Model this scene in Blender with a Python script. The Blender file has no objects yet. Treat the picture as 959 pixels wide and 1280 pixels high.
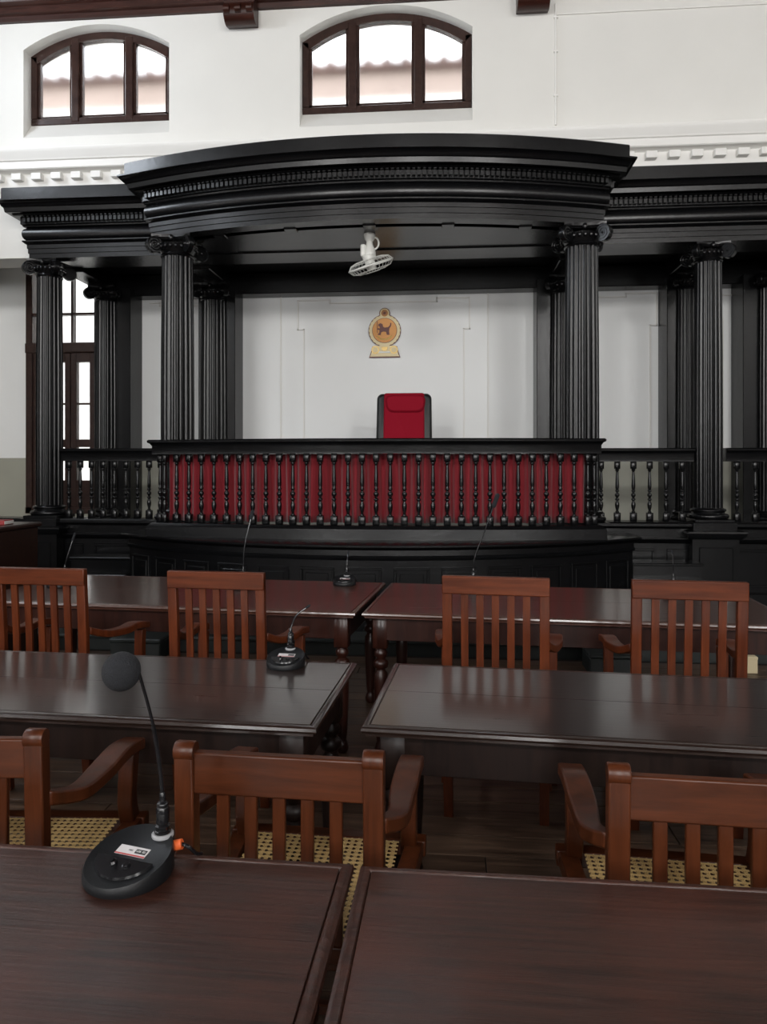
import bpy, bmesh, math, random
from mathutils import Vector, Matrix
random.seed(7)
PI = math.pi
SC = bpy.context.scene
COL = SC.collection

# ------------------------------------------------------------------ camera
cam_d = bpy.data.cameras.new('camera')
cam = bpy.data.objects.new('camera', cam_d); COL.objects.link(cam)
cam.location = (0, 0, 1.49)
cam.rotation_euler = (PI/2, 0, math.radians(4.8))
cam_d.sensor_fit = 'VERTICAL'
cam_d.sensor_height = 36.0
cam_d.lens = 900.0 / 1280.0 * 36.0
cam_d.shift_y = -55.0 / 1280.0
cam_d.clip_start = 0.02
SC.camera = cam

# ------------------------------------------------------------------ world and exposure
w = bpy.data.worlds.new('overcast_sky'); SC.world = w; w.use_nodes = True
bg = w.node_tree.nodes['Background']
bg.inputs[0].default_value = (0.93, 0.96, 1.0, 1); bg.inputs[1].default_value = 4.5
SC.view_settings.view_transform = 'Standard'
SC.view_settings.look = 'None'
SC.view_settings.gamma = 1.0
SC.view_settings.use_curve_mapping = False
SC.view_settings.exposure = -0.1

# ------------------------------------------------------------------ daylight through the windows outside the frame, plus an added lower rear row
def window_light(name, loc, rot, sx, sy, power, col=(1.0, 0.98, 0.955)):
    l = bpy.data.lights.new(name, 'AREA'); l.shape = 'RECTANGLE'; l.size = sx; l.size_y = sy
    l.energy = power; l.color = col
    o = bpy.data.objects.new(name, l); COL.objects.link(o); o.location = loc; o.rotation_euler = rot
    return o
LEFT_HIGH = [-3.6, -0.6, 2.4, 5.4]
LEFT_LOW = [-3.6, -0.6, 2.4]
for y in LEFT_HIGH: window_light('daylight', (-5.72, y, 5.75), (0, -PI/2, 0), 0.9, 1.6, 80 if y > 5 else 22, (0.82, 0.90, 1.0))
for y in LEFT_LOW: window_light('daylight', (-5.72, y, 2.6), (0, -PI/2, 0), 2.2, 1.1, 14)
for y in LEFT_HIGH[1:]: window_light('daylight', (7.12, y, 5.75), (0, PI/2, 0), 0.9, 1.6, 10)
for x in (-3.6, 0.7, 4.6): window_light('daylight', (x, -5.9, 5.75), (PI/2, 0, 0), 1.6, 0.9, 235)
for x in (-3.6, 0.7, 4.6): window_light('daylight', (x, -5.9, 3.1), (PI/2, 0, 0), 1.5, 2.2, 150)  # unseen lower rear windows, added to brighten the recess wall

# ------------------------------------------------------------------ materials
def new_mat(name):
    m = bpy.data.materials.new(name); m.use_nodes = True
    nt = m.node_tree; b = nt.nodes['Principled BSDF']
    return m, nt, b
def plain(name, col, rough=0.5, metal=0.0, coat=0.0, bump=0.0, bscale=60, var=0.0):
    m, nt, b = new_mat(name)
    b.inputs['Base Color'].default_value = (*col, 1); b.inputs['Roughness'].default_value = rough
    b.inputs['Metallic'].default_value = metal; b.inputs['Coat Weight'].default_value = coat
    tc = nt.nodes.new('ShaderNodeTexCoord')
    if bump or var:
        n = nt.nodes.new('ShaderNodeTexNoise'); n.inputs['Scale'].default_value = bscale; n.inputs['Detail'].default_value = 5
        nt.links.new(tc.outputs['Object'], n.inputs['Vector'])
        if bump:
            bp = nt.nodes.new('ShaderNodeBump'); bp.inputs['Strength'].default_value = bump; bp.inputs['Distance'].default_value = 0.01
            nt.links.new(n.outputs['Fac'], bp.inputs['Height']); nt.links.new(bp.outputs['Normal'], b.inputs['Normal'])
        if var:
            n2 = nt.nodes.new('ShaderNodeTexNoise'); n2.inputs['Scale'].default_value = 1.7; n2.inputs['Detail'].default_value = 4
            nt.links.new(tc.outputs['Object'], n2.inputs['Vector'])
            r = nt.nodes.new('ShaderNodeValToRGB')
            r.color_ramp.elements[0].position = 0.3; r.color_ramp.elements[1].position = 0.75
            r.color_ramp.elements[0].color = (*[c*(1-var) for c in col], 1); r.color_ramp.elements[1].color = (*[min(1, c*(1+var)) for c in col], 1)
            nt.links.new(n2.outputs['Fac'], r.inputs['Fac']); nt.links.new(r.outputs['Color'], b.inputs['Base Color'])
    return m
def wood(name, dark, light, stretch=(1.2, 22, 22), rough=(0.25, 0.45), coat=0.2, bump=0.15, warm=None, spec=0.3):
    m, nt, b = new_mat(name); b.inputs['Specular IOR Level'].default_value = spec
    tc = nt.nodes.new('ShaderNodeTexCoord'); mp = nt.nodes.new('ShaderNodeMapping')
    mp.inputs['Scale'].default_value = stretch
    oi = nt.nodes.new('ShaderNodeObjectInfo')
    ad = nt.nodes.new('ShaderNodeVectorMath'); ad.operation = 'ADD'
    ml = nt.nodes.new('ShaderNodeVectorMath'); ml.operation = 'SCALE'; ml.inputs['Scale'].default_value = 9.0
    cb = nt.nodes.new('ShaderNodeCombineXYZ')
    for k in range(3): nt.links.new(oi.outputs['Random'], cb.inputs[k])
    nt.links.new(cb.outputs[0], ml.inputs[0])
    nt.links.new(tc.outputs['Object'], ad.inputs[0]); nt.links.new(ml.outputs[0], ad.inputs[1])
    nt.links.new(ad.outputs[0], mp.inputs['Vector'])
    n = nt.nodes.new('ShaderNodeTexNoise'); n.inputs['Scale'].default_value = 2.2; n.inputs['Detail'].default_value = 9; n.inputs['Roughness'].default_value = 0.65
    n.inputs['Distortion'].default_value = 0.4
    nt.links.new(mp.outputs[0], n.inputs['Vector'])
    r = nt.nodes.new('ShaderNodeValToRGB')
    r.color_ramp.elements[0].position = 0.32; r.color_ramp.elements[0].color = (*dark, 1)
    r.color_ramp.elements[1].position = 0.72; r.color_ramp.elements[1].color = (*light, 1)
    nt.links.new(n.outputs['Fac'], r.inputs['Fac'])
    last = r.outputs['Color']
    if warm:
        n3 = nt.nodes.new('ShaderNodeTexNoise'); n3.inputs['Scale'].default_value = 3.0; n3.inputs['Detail'].default_value = 3
        nt.links.new(ad.outputs[0], n3.inputs['Vector'])
        mr = nt.nodes.new('ShaderNodeMapRange'); mr.inputs[1].default_value = 0.5; mr.inputs[2].default_value = 0.75; mr.inputs[4].default_value = 0.8
        nt.links.new(n3.outputs['Fac'], mr.inputs[0])
        mx = nt.nodes.new('ShaderNodeMix'); mx.data_type = 'RGBA'
        nt.links.new(mr.outputs[0], mx.inputs['Factor']); nt.links.new(last, mx.inputs['A']); mx.inputs['B'].default_value = (*warm, 1)
        last = mx.outputs['Result']
    nt.links.new(last, b.inputs['Base Color'])
    rr = nt.nodes.new('ShaderNodeMapRange'); rr.inputs[3].default_value = rough[0]; rr.inputs[4].default_value = rough[1]
    nt.links.new(n.outputs['Fac'], rr.inputs[0]); nt.links.new(rr.outputs[0], b.inputs['Roughness'])
    b.inputs['Coat Weight'].default_value = coat; b.inputs['Coat Roughness'].default_value = 0.16
    bp = nt.nodes.new('ShaderNodeBump'); bp.inputs['Strength'].default_value = bump; bp.inputs['Distance'].default_value = 0.004
    nt.links.new(n.outputs['Fac'], bp.inputs['Height']); nt.links.new(bp.outputs['Normal'], b.inputs['Normal'])
    return m
M = {}
M['black'] = plain('black_painted_wood', (0.004, 0.0042, 0.0048), 0.27, coat=0.0, bump=0.12, bscale=14, var=0.35)
M['black'].node_tree.nodes['Principled BSDF'].inputs['Specular IOR Level'].default_value = 0.42
M['wall'] = plain('white_wall_paint', (0.76, 0.75, 0.715), 0.65, bump=0.05, bscale=30, var=0.02)  # toned down to offset the stronger light on the upper wall
M['wall2'] = plain('brightened_cool_white_wall', (0.86, 0.87, 0.865), 0.6, var=0.01)  # cooler white, also lightened to make up for dim light in the recess
M['dado'] = plain('grey_green_dado_paint', (0.36, 0.36, 0.30), 0.45, var=0.05)
M['plaster'] = plain('white_gloss_plaster', (0.82, 0.81, 0.78), 0.45)
M['frame'] = wood('dark_window_wood', (0.022, 0.010, 0.008), (0.05, 0.024, 0.018), (6, 6, 6), bump=0.05)
M['ceilwood'] = wood('red_brown_ceiling_wood', (0.018, 0.005, 0.003), (0.055, 0.016, 0.010), (1.5, 14, 14), coat=0.0)
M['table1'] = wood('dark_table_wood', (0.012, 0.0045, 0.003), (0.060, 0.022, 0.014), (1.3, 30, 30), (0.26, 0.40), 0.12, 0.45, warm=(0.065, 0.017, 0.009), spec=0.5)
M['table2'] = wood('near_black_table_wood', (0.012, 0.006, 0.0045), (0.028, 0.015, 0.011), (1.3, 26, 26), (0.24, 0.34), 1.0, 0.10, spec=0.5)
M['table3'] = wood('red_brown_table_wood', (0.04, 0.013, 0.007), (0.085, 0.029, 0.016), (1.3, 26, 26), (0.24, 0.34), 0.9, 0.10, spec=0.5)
M['tleg'] = wood('table_leg_wood', (0.014, 0.004, 0.003), (0.040, 0.011, 0.006), (14, 14, 1.2))
M['tleg_shade'] = wood('table_leg_wood_shaded', (0.005, 0.002, 0.0015), (0.014, 0.006, 0.004), (14, 14, 1.2), (0.35, 0.5), 0.0)  # leg wood with the shade under the middle-row tops put into its colour
M['chair'] = wood('red_brown_chair_wood', (0.050, 0.010, 0.003), (0.125, 0.028, 0.0075), (15, 15, 1.1), (0.28, 0.42), 0.0, 0.1)
M['chair_dk'] = wood('brown_chair_wood', (0.032, 0.0085, 0.003), (0.088, 0.023, 0.0075), (13, 13, 1.1), (0.25, 0.4), 0.0, 0.1)
M['chair_x'] = wood('brown_chair_rail_wood', (0.032, 0.0085, 0.003), (0.088, 0.023, 0.0075), (1.2, 16, 16), (0.25, 0.4), 0.0, 0.1)
M['chairb_x'] = wood('red_brown_chair_rail_wood', (0.050, 0.010, 0.003), (0.125, 0.028, 0.0075), (1.2, 16, 16), (0.28, 0.42), 0.0, 0.1)
M['cane'] = plain('woven_cane', (0.55, 0.38, 0.16), 0.5)
M['floor'] = wood('worn_dark_floor_boards', (0.024, 0.014, 0.009), (0.13, 0.080, 0.052), (1.1, 14, 14), (0.22, 0.5), 0.1, 0.3)
M['gap'] = plain('floor_gap', (0.008, 0.006, 0.005), 0.8)
M['curtain'] = plain('crimson_velvet', (0.20, 0.0015, 0.009), 0.8)
M['curtain'].node_tree.nodes['Principled BSDF'].inputs['Sheen Weight'].default_value = 0.3
M['redf'] = plain('crimson_chair_fabric', (0.26, 0.003, 0.016), 0.85)
M['redf'].node_tree.nodes['Principled BSDF'].inputs['Specular IOR Level'].default_value = 0.2
M['leather'] = plain('black_leatherette', (0.012, 0.013, 0.013), 0.4, bump=0.1, bscale=150)
M['plastic'] = plain('black_matt_plastic', (0.007, 0.0075, 0.0085), 0.45, bump=0.06, bscale=300)
M['plastic_g'] = plain('black_gloss_plastic', (0.006, 0.006, 0.007), 0.2)
M['plastic'].node_tree.nodes['Principled BSDF'].inputs['Specular IOR Level'].default_value = 0.3
M['foam'] = plain('black_foam', (0.012, 0.013, 0.016), 0.95, bump=0.6, bscale=350)
M['steel'] = plain('silver_ring', (0.55, 0.56, 0.58), 0.3, metal=0.8)
M['whitep'] = plain('white_plastic', (0.72, 0.72, 0.68), 0.4)
M['greyp'] = plain('grey_plastic', (0.30, 0.30, 0.31), 0.4)
M['orange'] = plain('orange_plastic', (0.75, 0.13, 0.03), 0.45)
M['label'] = plain('grey_label', (0.55, 0.53, 0.53), 0.4)
M['ink'] = plain('dark_print', (0.02, 0.02, 0.022), 0.5)
M['redink'] = plain('red_print', (0.4, 0.05, 0.05), 0.5)
M['gold'] = plain('gold_paint', (0.62, 0.42, 0.13), 0.4, metal=0.25)
M['gold_l'] = plain('pale_gold_paint', (0.75, 0.62, 0.35), 0.45)
M['gold_o'] = plain('orange_gold_paint', (0.50, 0.22, 0.05), 0.45, metal=0.2)
M['maroon'] = plain('maroon_paint', (0.12, 0.025, 0.02), 0.5)
M['cream'] = plain('cream_card', (0.62, 0.52, 0.33), 0.7)
M['redbook'] = plain('red_cover', (0.25, 0.02, 0.02), 0.5)
M['desk'] = wood('brown_side_desk_wood', (0.012, 0.006, 0.004), (0.035, 0.014, 0.009), (2, 20, 20))
M['box'] = plain('dark_green_grey_metal', (0.012, 0.016, 0.015), 0.45)
M['facade'] = plain('beige_render', (0.34, 0.27, 0.235), 0.9, var=0.06)
M['rooftile'] = plain('brown_roof_tiles', (0.12, 0.075, 0.065), 0.9, var=0.3)
M['ground'] = plain('pale_ground', (0.5, 0.47, 0.42), 0.9)
def glass_mat():
    m, nt, b = new_mat('window_glass')
    nt.nodes.remove(b); out = nt.nodes['Material Output']
    t = nt.nodes.new('ShaderNodeBsdfTransparent'); g = nt.nodes.new('ShaderNodeBsdfGlossy'); g.inputs['Roughness'].default_value = 0.05
    mx = nt.nodes.new('ShaderNodeMixShader'); mx.inputs[0].default_value = 0.06
    nt.links.new(t.outputs[0], mx.inputs[1]); nt.links.new(g.outputs[0], mx.inputs[2]); nt.links.new(mx.outputs[0], out.inputs[0])
    return m
M['glass'] = glass_mat()
def frosted_mat():
    m, nt, b = new_mat('frosted_window_glass')
    nt.nodes.remove(b); out = nt.nodes['Material Output']
    g = nt.nodes.new('ShaderNodeBsdfRefraction'); g.inputs['Roughness'].default_value = 0.30; g.inputs['IOR'].default_value = 1.08
    nt.links.new(g.outputs[0], out.inputs[0])
    return m
M['frosted'] = frosted_mat()

# ------------------------------------------------------------------ mesh builder
class MB:
    def __init__(s): s.v = []; s.f = []
    def add(s, vs, fs, mat=None):
        n = len(s.v)
        for p in vs:
            p = Vector(p)
            if mat is not None: p = mat @ p
            s.v.append(p)
        s.f += [[i+n for i in f] for f in fs]
        return s
    def box(s, x0, x1, y0, y1, z0, z1, c=0.0, mat=None):
        cx, cy, cz = (x0+x1)/2, (y0+y1)/2, (z0+z1)/2
        h = (abs(x1-x0)/2, abs(y1-y0)/2, abs(z1-z0)/2)
        if c <= 0:
            vs = [(cx+a*h[0], cy+b*h[1], cz+d*h[2]) for a in (-1, 1) for b in (-1, 1) for d in (-1, 1)]
            fs = [(0,1,3,2), (4,6,7,5), (0,4,5,1), (2,3,7,6), (0,2,6,4), (1,5,7,3)]
            return s.add(vs, fs, mat)
        c = min(c, min(h)*0.9)
        vs = []; idx = {}
        for a in (-1, 1):
            for b in (-1, 1):
                for d in (-1, 1):
                    for ax in range(3):
                        q = [(h[k] if k == ax else h[k]-c)*(a, b, d)[k] for k in range(3)]
                        idx[(a, b, d, ax)] = len(vs); vs.append((cx+q[0], cy+q[1], cz+q[2]))
        fs = []
        for ax in range(3):
            o = [k for k in range(3) if k != ax]
            for sg in (-1, 1):
                loop = []
                for (p, q) in ((-1,-1), (1,-1), (1,1), (-1,1)):
                    t = [0,0,0]; t[ax] = sg; t[o[0]] = p; t[o[1]] = q
                    loop.append(idx[(*t, ax)])
                fs.append(loop)
            for p in (-1, 1):
                for q in (-1, 1):
                    t0 = [0,0,0]; t1 = [0,0,0]
                    t0[ax] = -1; t1[ax] = 1
                    t0[o[0]] = t1[o[0]] = p; t0[o[1]] = t1[o[1]] = q
                    fs.append([idx[(*t0, o[0])], idx[(*t1, o[0])], idx[(*t1, o[1])], idx[(*t0, o[1])]])
        for a in (-1, 1):
            for b in (-1, 1):
                for d in (-1, 1): fs.append([idx[(a, b, d, k)] for k in range(3)])
        return s.add(vs, fs, mat)
    def lathe(s, prof, seg=16, mat=None, rfun=None):
        vs = []; fs = []
        n = len(prof)
        for (r, z) in prof:
            for k in range(seg):
                a = 2*PI*k/seg; rr = r*(rfun(a, z) if rfun else 1)
                vs.append((rr*math.cos(a), rr*math.sin(a), z))
        for i in range(n-1):
            for k in range(seg):
                fs.append((i*seg+k, i*seg+(k+1) % seg, (i+1)*seg+(k+1) % seg, (i+1)*seg+k))
        fs.append(list(range(seg))[::-1]); fs.append([(n-1)*seg+k for k in range(seg)])
        return s.add(vs, fs, mat)
    def tube(s, pts, r, seg=8, closed=False, mat=None, flat=1.0):
        pts = [Vector(p) for p in pts]; n = len(pts)
        rs = r if isinstance(r, (list, tuple)) else [r]*n
        vs = []; fs = []; up = Vector((0, 0, 1)); prev = None
        for i in range(n):
            a = pts[(i-1) % n] if (closed or i > 0) else pts[i]
            b = pts[(i+1) % n] if (closed or i < n-1) else pts[i]
            d = (b-a).normalized()
            if prev is None:
                ref = Vector((0, 0, 1)) if abs(d.z) < 0.9 else Vector((1, 0, 0))
                u = d.cross(ref).normalized()
            else:
                u = (prev - d*prev.dot(d)).normalized()
            prev = u; v = d.cross(u)
            for k in range(seg):
                t = 2*PI*k/seg
                vs.append(pts[i] + (u*math.cos(t) + v*math.sin(t)*flat)*rs[i])
        m = n if closed else n-1
        for i in range(m):
            j = (i+1) % n
            for k in range(seg):
                fs.append((i*seg+k, i*seg+(k+1) % seg, j*seg+(k+1) % seg, j*seg+k))
        if not closed:
            fs.append(list(range(seg))[::-1]); fs.append([(n-1)*seg+k for k in range(seg)])
        return s.add(vs, fs, mat)
    def sweep(s, path, prof, closed=False, mat=None):
        # path in plan (x, y); prof = closed loop of (offset outward, z); outward = right-hand side of travel
        n = len(path); P = [Vector((p[0], p[1])) for p in path]; vs = []; fs = []; k = len(prof)
        for i in range(n):
            dn = []
            if closed or i > 0: d = (P[i]-P[(i-1) % n]).normalized(); dn.append(Vector((d.y, -d.x)))
            if closed or i < n-1: d = (P[(i+1) % n]-P[i]).normalized(); dn.append(Vector((d.y, -d.x)))
            m = sum(dn, Vector((0, 0))).normalized(); sc = 1.0/max(0.3, m.dot(dn[0]))
            for (o, z) in prof:
                q = P[i] + m*o*sc
                vs.append((q.x, q.y, z))
        for i in range(n if closed else n-1):
            j = (i+1) % n
            for a in range(k):
                b = (a+1) % k
                fs.append((i*k+a, i*k+b, j*k+b, j*k+a))
        if not closed:
            fs.append(list(range(k))); fs.append([(n-1)*k+a for a in range(k)][::-1])
        return s.add(vs, fs, mat)
    def prism(s, poly, y0, y1, mat=None):
        # polygon in (x, z) extruded from y0 to y1
        n = len(poly)
        vs = [(x, y0, z) for x, z in poly] + [(x, y1, z) for x, z in poly]
        fs = [list(range(n)), list(range(n, 2*n))[::-1]] + [(i, (i+1) % n, (i+1) % n+n, i+n) for i in range(n)]
        return s.add(vs, fs, mat)
    def sphere(s, c, r, seg=20, rings=12, sc=(1, 1, 1), mat=None):
        prof = [(max(1e-4, math.sin(PI*i/rings))*r, -math.cos(PI*i/rings)*r) for i in range(rings+1)]
        m = Matrix.Translation(c) @ Matrix.Diagonal((*sc, 1))
        if mat is not None: m = mat @ m
        return s.lathe(prof, seg, m)
    def mesh(s, name, mat, smooth=35, recalc=True):
        me = bpy.data.meshes.new(name)
        me.from_pydata([tuple(v) for v in s.v], [], s.f)
        if recalc:
            bm = bmesh.new(); bm.from_mesh(me); bmesh.ops.recalc_face_normals(bm, faces=bm.faces); bm.to_mesh(me); bm.free()
        if smooth:
            for p in me.polygons: p.use_smooth = True
            me.set_sharp_from_angle(angle=math.radians(smooth))
        me.materials.append(mat); me.update()
        return me
def link(name, me, parent=None, loc=(0, 0, 0), rot=(0, 0, 0)):
    o = bpy.data.objects.new(name, me); COL.objects.link(o); o.parent = parent; o.location = loc; o.rotation_euler = rot
    return o
def obj(name, mb, mat, parent=None, loc=(0, 0, 0), rot=(0, 0, 0), smooth=35, label=None, kind=None):
    o = link(name, mb.mesh(name, mat, smooth), parent, loc, rot)
    if label: o['label'] = label
    if kind: o['kind'] = kind
    return o
def tag(o, label, cat, group=None):
    o['label'] = label; o['category'] = cat
    if group: o['group'] = group
    return o
def thing(name, label, cat, loc=(0, 0, 0), rz=0.0, group=None):
    o = bpy.data.objects.new(name, None); COL.objects.link(o); o.location = loc; o.rotation_euler = (0, 0, rz)
    o.empty_display_size = 0.1
    return tag(o, label, cat, group)
def struct(name, mb, mat, parent=None, smooth=30, **k):
    o = obj(name, mb, mat, parent, smooth=smooth, **k)
    if parent is None: o['kind'] = 'structure'
    return o
def dup(root, loc, rz, label):
    def cp(o, par):
        c = o.copy(); COL.objects.link(c); c.parent = par
        for ch in list(o.children): cp(ch, c)
        return c
    r = cp(root, None); r.location = loc; r.rotation_euler = (0, 0, rz); r['label'] = label
    return r

# ------------------------------------------------------------------ key dimensions
PX, PW = -0.67, 2.20          # centre line and half width of the bench canopy
YP, YW, YR, YB = 6.97, 7.47, 8.60, 8.95
YU = 7.50                     # face of the upper wall
XL, XR = -5.80, 7.20
def arc(half, ymid, R, n=36):
    a = math.asin(half/R)
    return [(PX + R*math.sin(t), ymid + R - R*math.cos(t)) for t in [-a + 2*a*i/n for i in range(n+1)]]

# ------------------------------------------------------------------ the room
fl = struct('floor', MB().box(XL, XR, -6, 5.72, -0.08, -0.006), M['gap'])
plank_me = MB().box(-1.2, 1.2, -0.074, 0.074, -0.006, 0.0, c=0.002).mesh('floor_plank', M['floor'])
r = 0; y = 0.9
while y < 5.7:
    x = -5.2 + random.random()*2.0
    while x < 4.4:
        link('plank', plank_me, fl, (x, y, random.uniform(-0.0012, 0.0)))
        x += 2.404
    y += 0.151
struct('floor', MB().box(XL, XR, -6, 0.82, -0.006, 0.0), M['floor'])
# step that carries the bench
st = struct('platform_step', MB().box(XL, XR, 5.72, YB, -0.08, 0.095).box(XL, XR, 5.68, YB, 0.095, 0.125, c=0.008), M['box'])

def arch_z(x, x0, x1, zs, za):
    hw = (x1-x0)/2; c = (x0+x1)/2; rise = za-zs
    R = (hw*hw+rise*rise)/(2*rise)
    return zs + math.sqrt(max(0, R*R-(x-c)**2)) - (R-rise)
# upper wall above the recess, with two arched clerestory windows
WIN = [(-4.574, -2.937, 5.29, 6.05, 6.29), (-1.519, 0.294, 5.29, 6.06, 6.33)]
ZT = 7.2; ZB = 3.78; wt = 0.36; fd = 0.15
mb = MB()
mb.box(XL, WIN[0][0], YU, YU+wt, ZB, ZT); mb.box(WIN[0][1], WIN[1][0], YU, YU+wt, ZB, ZT); mb.box(WIN[1][1], XR, YU, YU+wt, ZB, ZT)
for (x0, x1, z0, zs, za) in WIN:
    zb = z0-0.20
    # sill slopes down into the room
    mb.add([(x0, YU, ZB), (x1, YU, ZB), (x0, YU, zb), (x1, YU, zb), (x0, YU+fd, z0), (x1, YU+fd, z0), (x0, YU+wt, z0), (x1, YU+wt, z0), (x0, YU+wt, ZB), (x1, YU+wt, ZB)],
           [(0, 1, 3, 2), (2, 3, 5, 4), (4, 5, 7, 6), (6, 7, 9, 8), (8, 9, 1, 0), (0, 2, 4, 6, 8), (1, 9, 7, 5, 3)])
    n = 24; xs = [x0+(x1-x0)*i/n for i in range(n+1)]
    vs = []; fs = []
    for x in xs:
        z = arch_z(x, x0, x1, zs, za); vs += [(x, YU, z), (x, YU, ZT), (x, YU+wt, ZT), (x, YU+wt, z)]
    for i in range(n):
        for a in range(4): fs.append((i*4+a, i*4+(a+1) % 4, (i+1)*4+(a+1) % 4, (i+1)*4+a))
    fs += [(0, 1, 2, 3), (n*4+3, n*4+2, n*4+1, n*4)]
    mb.add(vs, fs)
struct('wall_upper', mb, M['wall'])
for wi, (x0, x1, z0, zs, za) in enumerate(WIN):
    fr = MB(); ya, yb = YU+fd-0.01, YU+fd+0.07; t = 0.075
    fr.box(x0, x1, ya, yb, z0, z0+t, c=0.008)
    fr.box(x0, x0+t, ya, yb, z0+t, zs+0.005, c=0.008); fr.box(x1-t, x1, ya, yb, z0+t, zs+0.005, c=0.008)
    n = 24; vs = []; fs = []
    for i in range(n+1):
        x = x0+(x1-x0)*i/n; z = arch_z(x, x0, x1, zs, za)
        xi = x0+t+(x1-x0-2*t)*i/n
        vs += [(x, ya, z), (x, yb, z), (xi, yb, z-t*1.0), (xi, ya, z-t*1.0)]
    for i in range(n):
        for a in range(4): fs.append((i*4+a, i*4+(a+1) % 4, (i+1)*4+(a+1) % 4, (i+1)*4+a))
    fs += [(0, 1, 2, 3), (n*4+3, n*4+2, n*4+1, n*4)]
    fr.add(vs, fs)
    win = struct('window_%d' % (wi+1), fr, M['frame'])
    mull = [x0+(x1-x0)*q for q in ((0.315, 0.69) if wi == 0 else (0.30, 0.688))]
    for xm in mull:
        obj('mullion', MB().box(xm-0.045, xm+0.045, ya-0.01, yb-0.005, z0+0.02, arch_z(xm, x0, x1, zs, za)-0.03, c=0.01), M['frame'], win)
    ed = [x0+t] + [v for xm in mull for v in (xm-0.045, xm+0.045)] + [x1-t]
    for k in range(3):
        a, b = ed[2*k], ed[2*k+1]
        poly = [(a-0.01, z0+t-0.01), (b+0.01, z0+t-0.01)] + [(b+0.01-(b-a+0.02)*i/8, arch_z(b+0.01-(b-a+0.02)*i/8, x0, x1, zs, za)-t+0.01) for i in range(9)]
        obj('pane', MB().prism(poly, YU+fd+0.03, YU+fd+0.036), M['frosted'], win)
        # inner casement frame of each light
        cf = MB(); c2 = 0.028
        cf.box(a, b, ya+0.02, yb-0.01, z0+t, z0+t+c2); cf.box(a, a+c2, ya+0.02, yb-0.01, z0+t, arch_z(a, x0, x1, zs, za)-t+0.01)
        cf.box(b-c2, b, ya+0.02, yb-0.01, z0+t, arch_z(b, x0, x1, zs, za)-t+0.01)
        obj('casement_frame', cf, M['frame'], win)

# recess behind the columns
W3 = (-5.42, -4.40, 0.90, 4.12)
mb = MB()
mb.box(XL-0.2, W3[0], YB, YB+0.3, 1.62, 4.25); mb.box(W3[1], XR, YB, YB+0.3, 1.62, 4.25)
mb.box(W3[0], W3[1], YB, YB+0.3, W3[3], 4.25)
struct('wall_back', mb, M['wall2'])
mb = MB(); mb.box(XL-0.2, W3[0], YB, YB+0.3, -0.1, 1.62); mb.box(W3[1], XR, YB, YB+0.3, -0.1, 1.62); mb.box(W3[0], W3[1], YB, YB+0.3, -0.1, W3[2])
struct('wall_back_dado', mb, M['dado'])
struct('floor_recess', MB().box(XL, XR, 7.45, YB, 0.125, 0.86), M['floor'])
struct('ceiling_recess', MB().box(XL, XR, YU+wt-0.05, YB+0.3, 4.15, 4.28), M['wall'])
struct('ceiling_recess_panelling', MB().box(-4.5, XR, YU+wt, YB-0.001, 3.90, 3.999), M['black'])

# left and right walls with their windows (outside the frame)
def side_wall(name, xa, xb, highs, lows):
    mb = MB(); ops = []
    for y in highs: ops.append((y-0.85, y+0.85, 5.25, 6.25))
    for y in lows: ops.append((y-0.6, y+0.6, 1.45, 3.75))
    ys = sorted(set([-6.2, YU+wt, YB+0.3] + [o[0] for o in ops] + [o[1] for o in ops]))
    for a, b in zip(ys[:-1], ys[1:]):
        m = (a+b)/2; cut = sorted([(o[2], o[3]) for o in ops if o[0] < m < o[1]])
        z = -0.1
        for (c, d) in cut: mb.box(xa, xb, a, b, z, c); z = d
        mb.box(xa, xb, a, b, z, ZT if m < YU+wt else 4.28)
    return struct(name, mb, M['wall']), ops
def side_windows(ops, x, start, side):
    for i, (a, b, c, d) in enumerate(ops):
        f = MB(); t = 0.07
        f.box(x-0.04, x+0.04, a, b, c, c+t); f.box(x-0.04, x+0.04, a, b, d-t, d); f.box(x-0.04, x+0.04, a, a+t, c, d); f.box(x-0.04, x+0.04, b-t, b, c, d)
        for q in (1/3, 2/3): f.box(x-0.03, x+0.03, a+(b-a)*q-0.035, a+(b-a)*q+0.035, c, d)
        o = struct('window_%d' % (start+i), f, M['frame'])
        obj('pane', MB().box(x-0.003, x+0.003, a+t, b-t, c+t, d-t), M['glass'], o)
wl, ops = side_wall('wall_left', XL-0.3, XL, LEFT_HIGH, LEFT_LOW); side_windows(ops, XL-0.12, 4, 'l')
wr, ops = side_wall('wall_right', XR, XR+0.3, LEFT_HIGH[1:], []); side_windows(ops, XR+0.12, 11, 'r')
mb = MB(); zs_ = [(-0.1, 2.0), (4.2, 5.3), (6.2, ZT)]
for (a, b) in zs_: mb.box(XL-0.3, XR+0.3, -6.3, -6.0, a, b)
xe = [XL-0.3]
for x in (-3.6, 0.7, 4.6): xe += [x-0.8, x+0.8]
xe.append(XR+0.3)
for i in range(0, len(xe), 2):
    mb.box(xe[i], xe[i+1], -6.3, -6.0, 2.0, 4.2).box(xe[i], xe[i+1], -6.3, -6.0, 5.3, 6.2)
struct('wall_front', mb, M['wall'])
k = 14
for x in (-3.6, 0.7, 4.6):
    for (a, b) in ((2.0, 4.2), (5.3, 6.2)):  # lower window of each pair is added to light the recess
        f = MB(); f.box(x-0.8, x+0.8, -6.15, -6.07, a, a+0.07).box(x-0.8, x+0.8, -6.15, -6.07, b-0.07, b).box(x-0.8, x-0.73, -6.15, -6.07, a, b).box(x+0.73, x+0.8, -6.15, -6.07, a, b).box(x-0.035, x+0.035, -6.14, -6.08, a, b)
        o = struct('window_%d' % k, f, M['frame']); k += 1
        obj('pane', MB().box(x-0.75, x+0.75, -6.112, -6.106, a+0.05, b-0.05), M['glass'], o)
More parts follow.
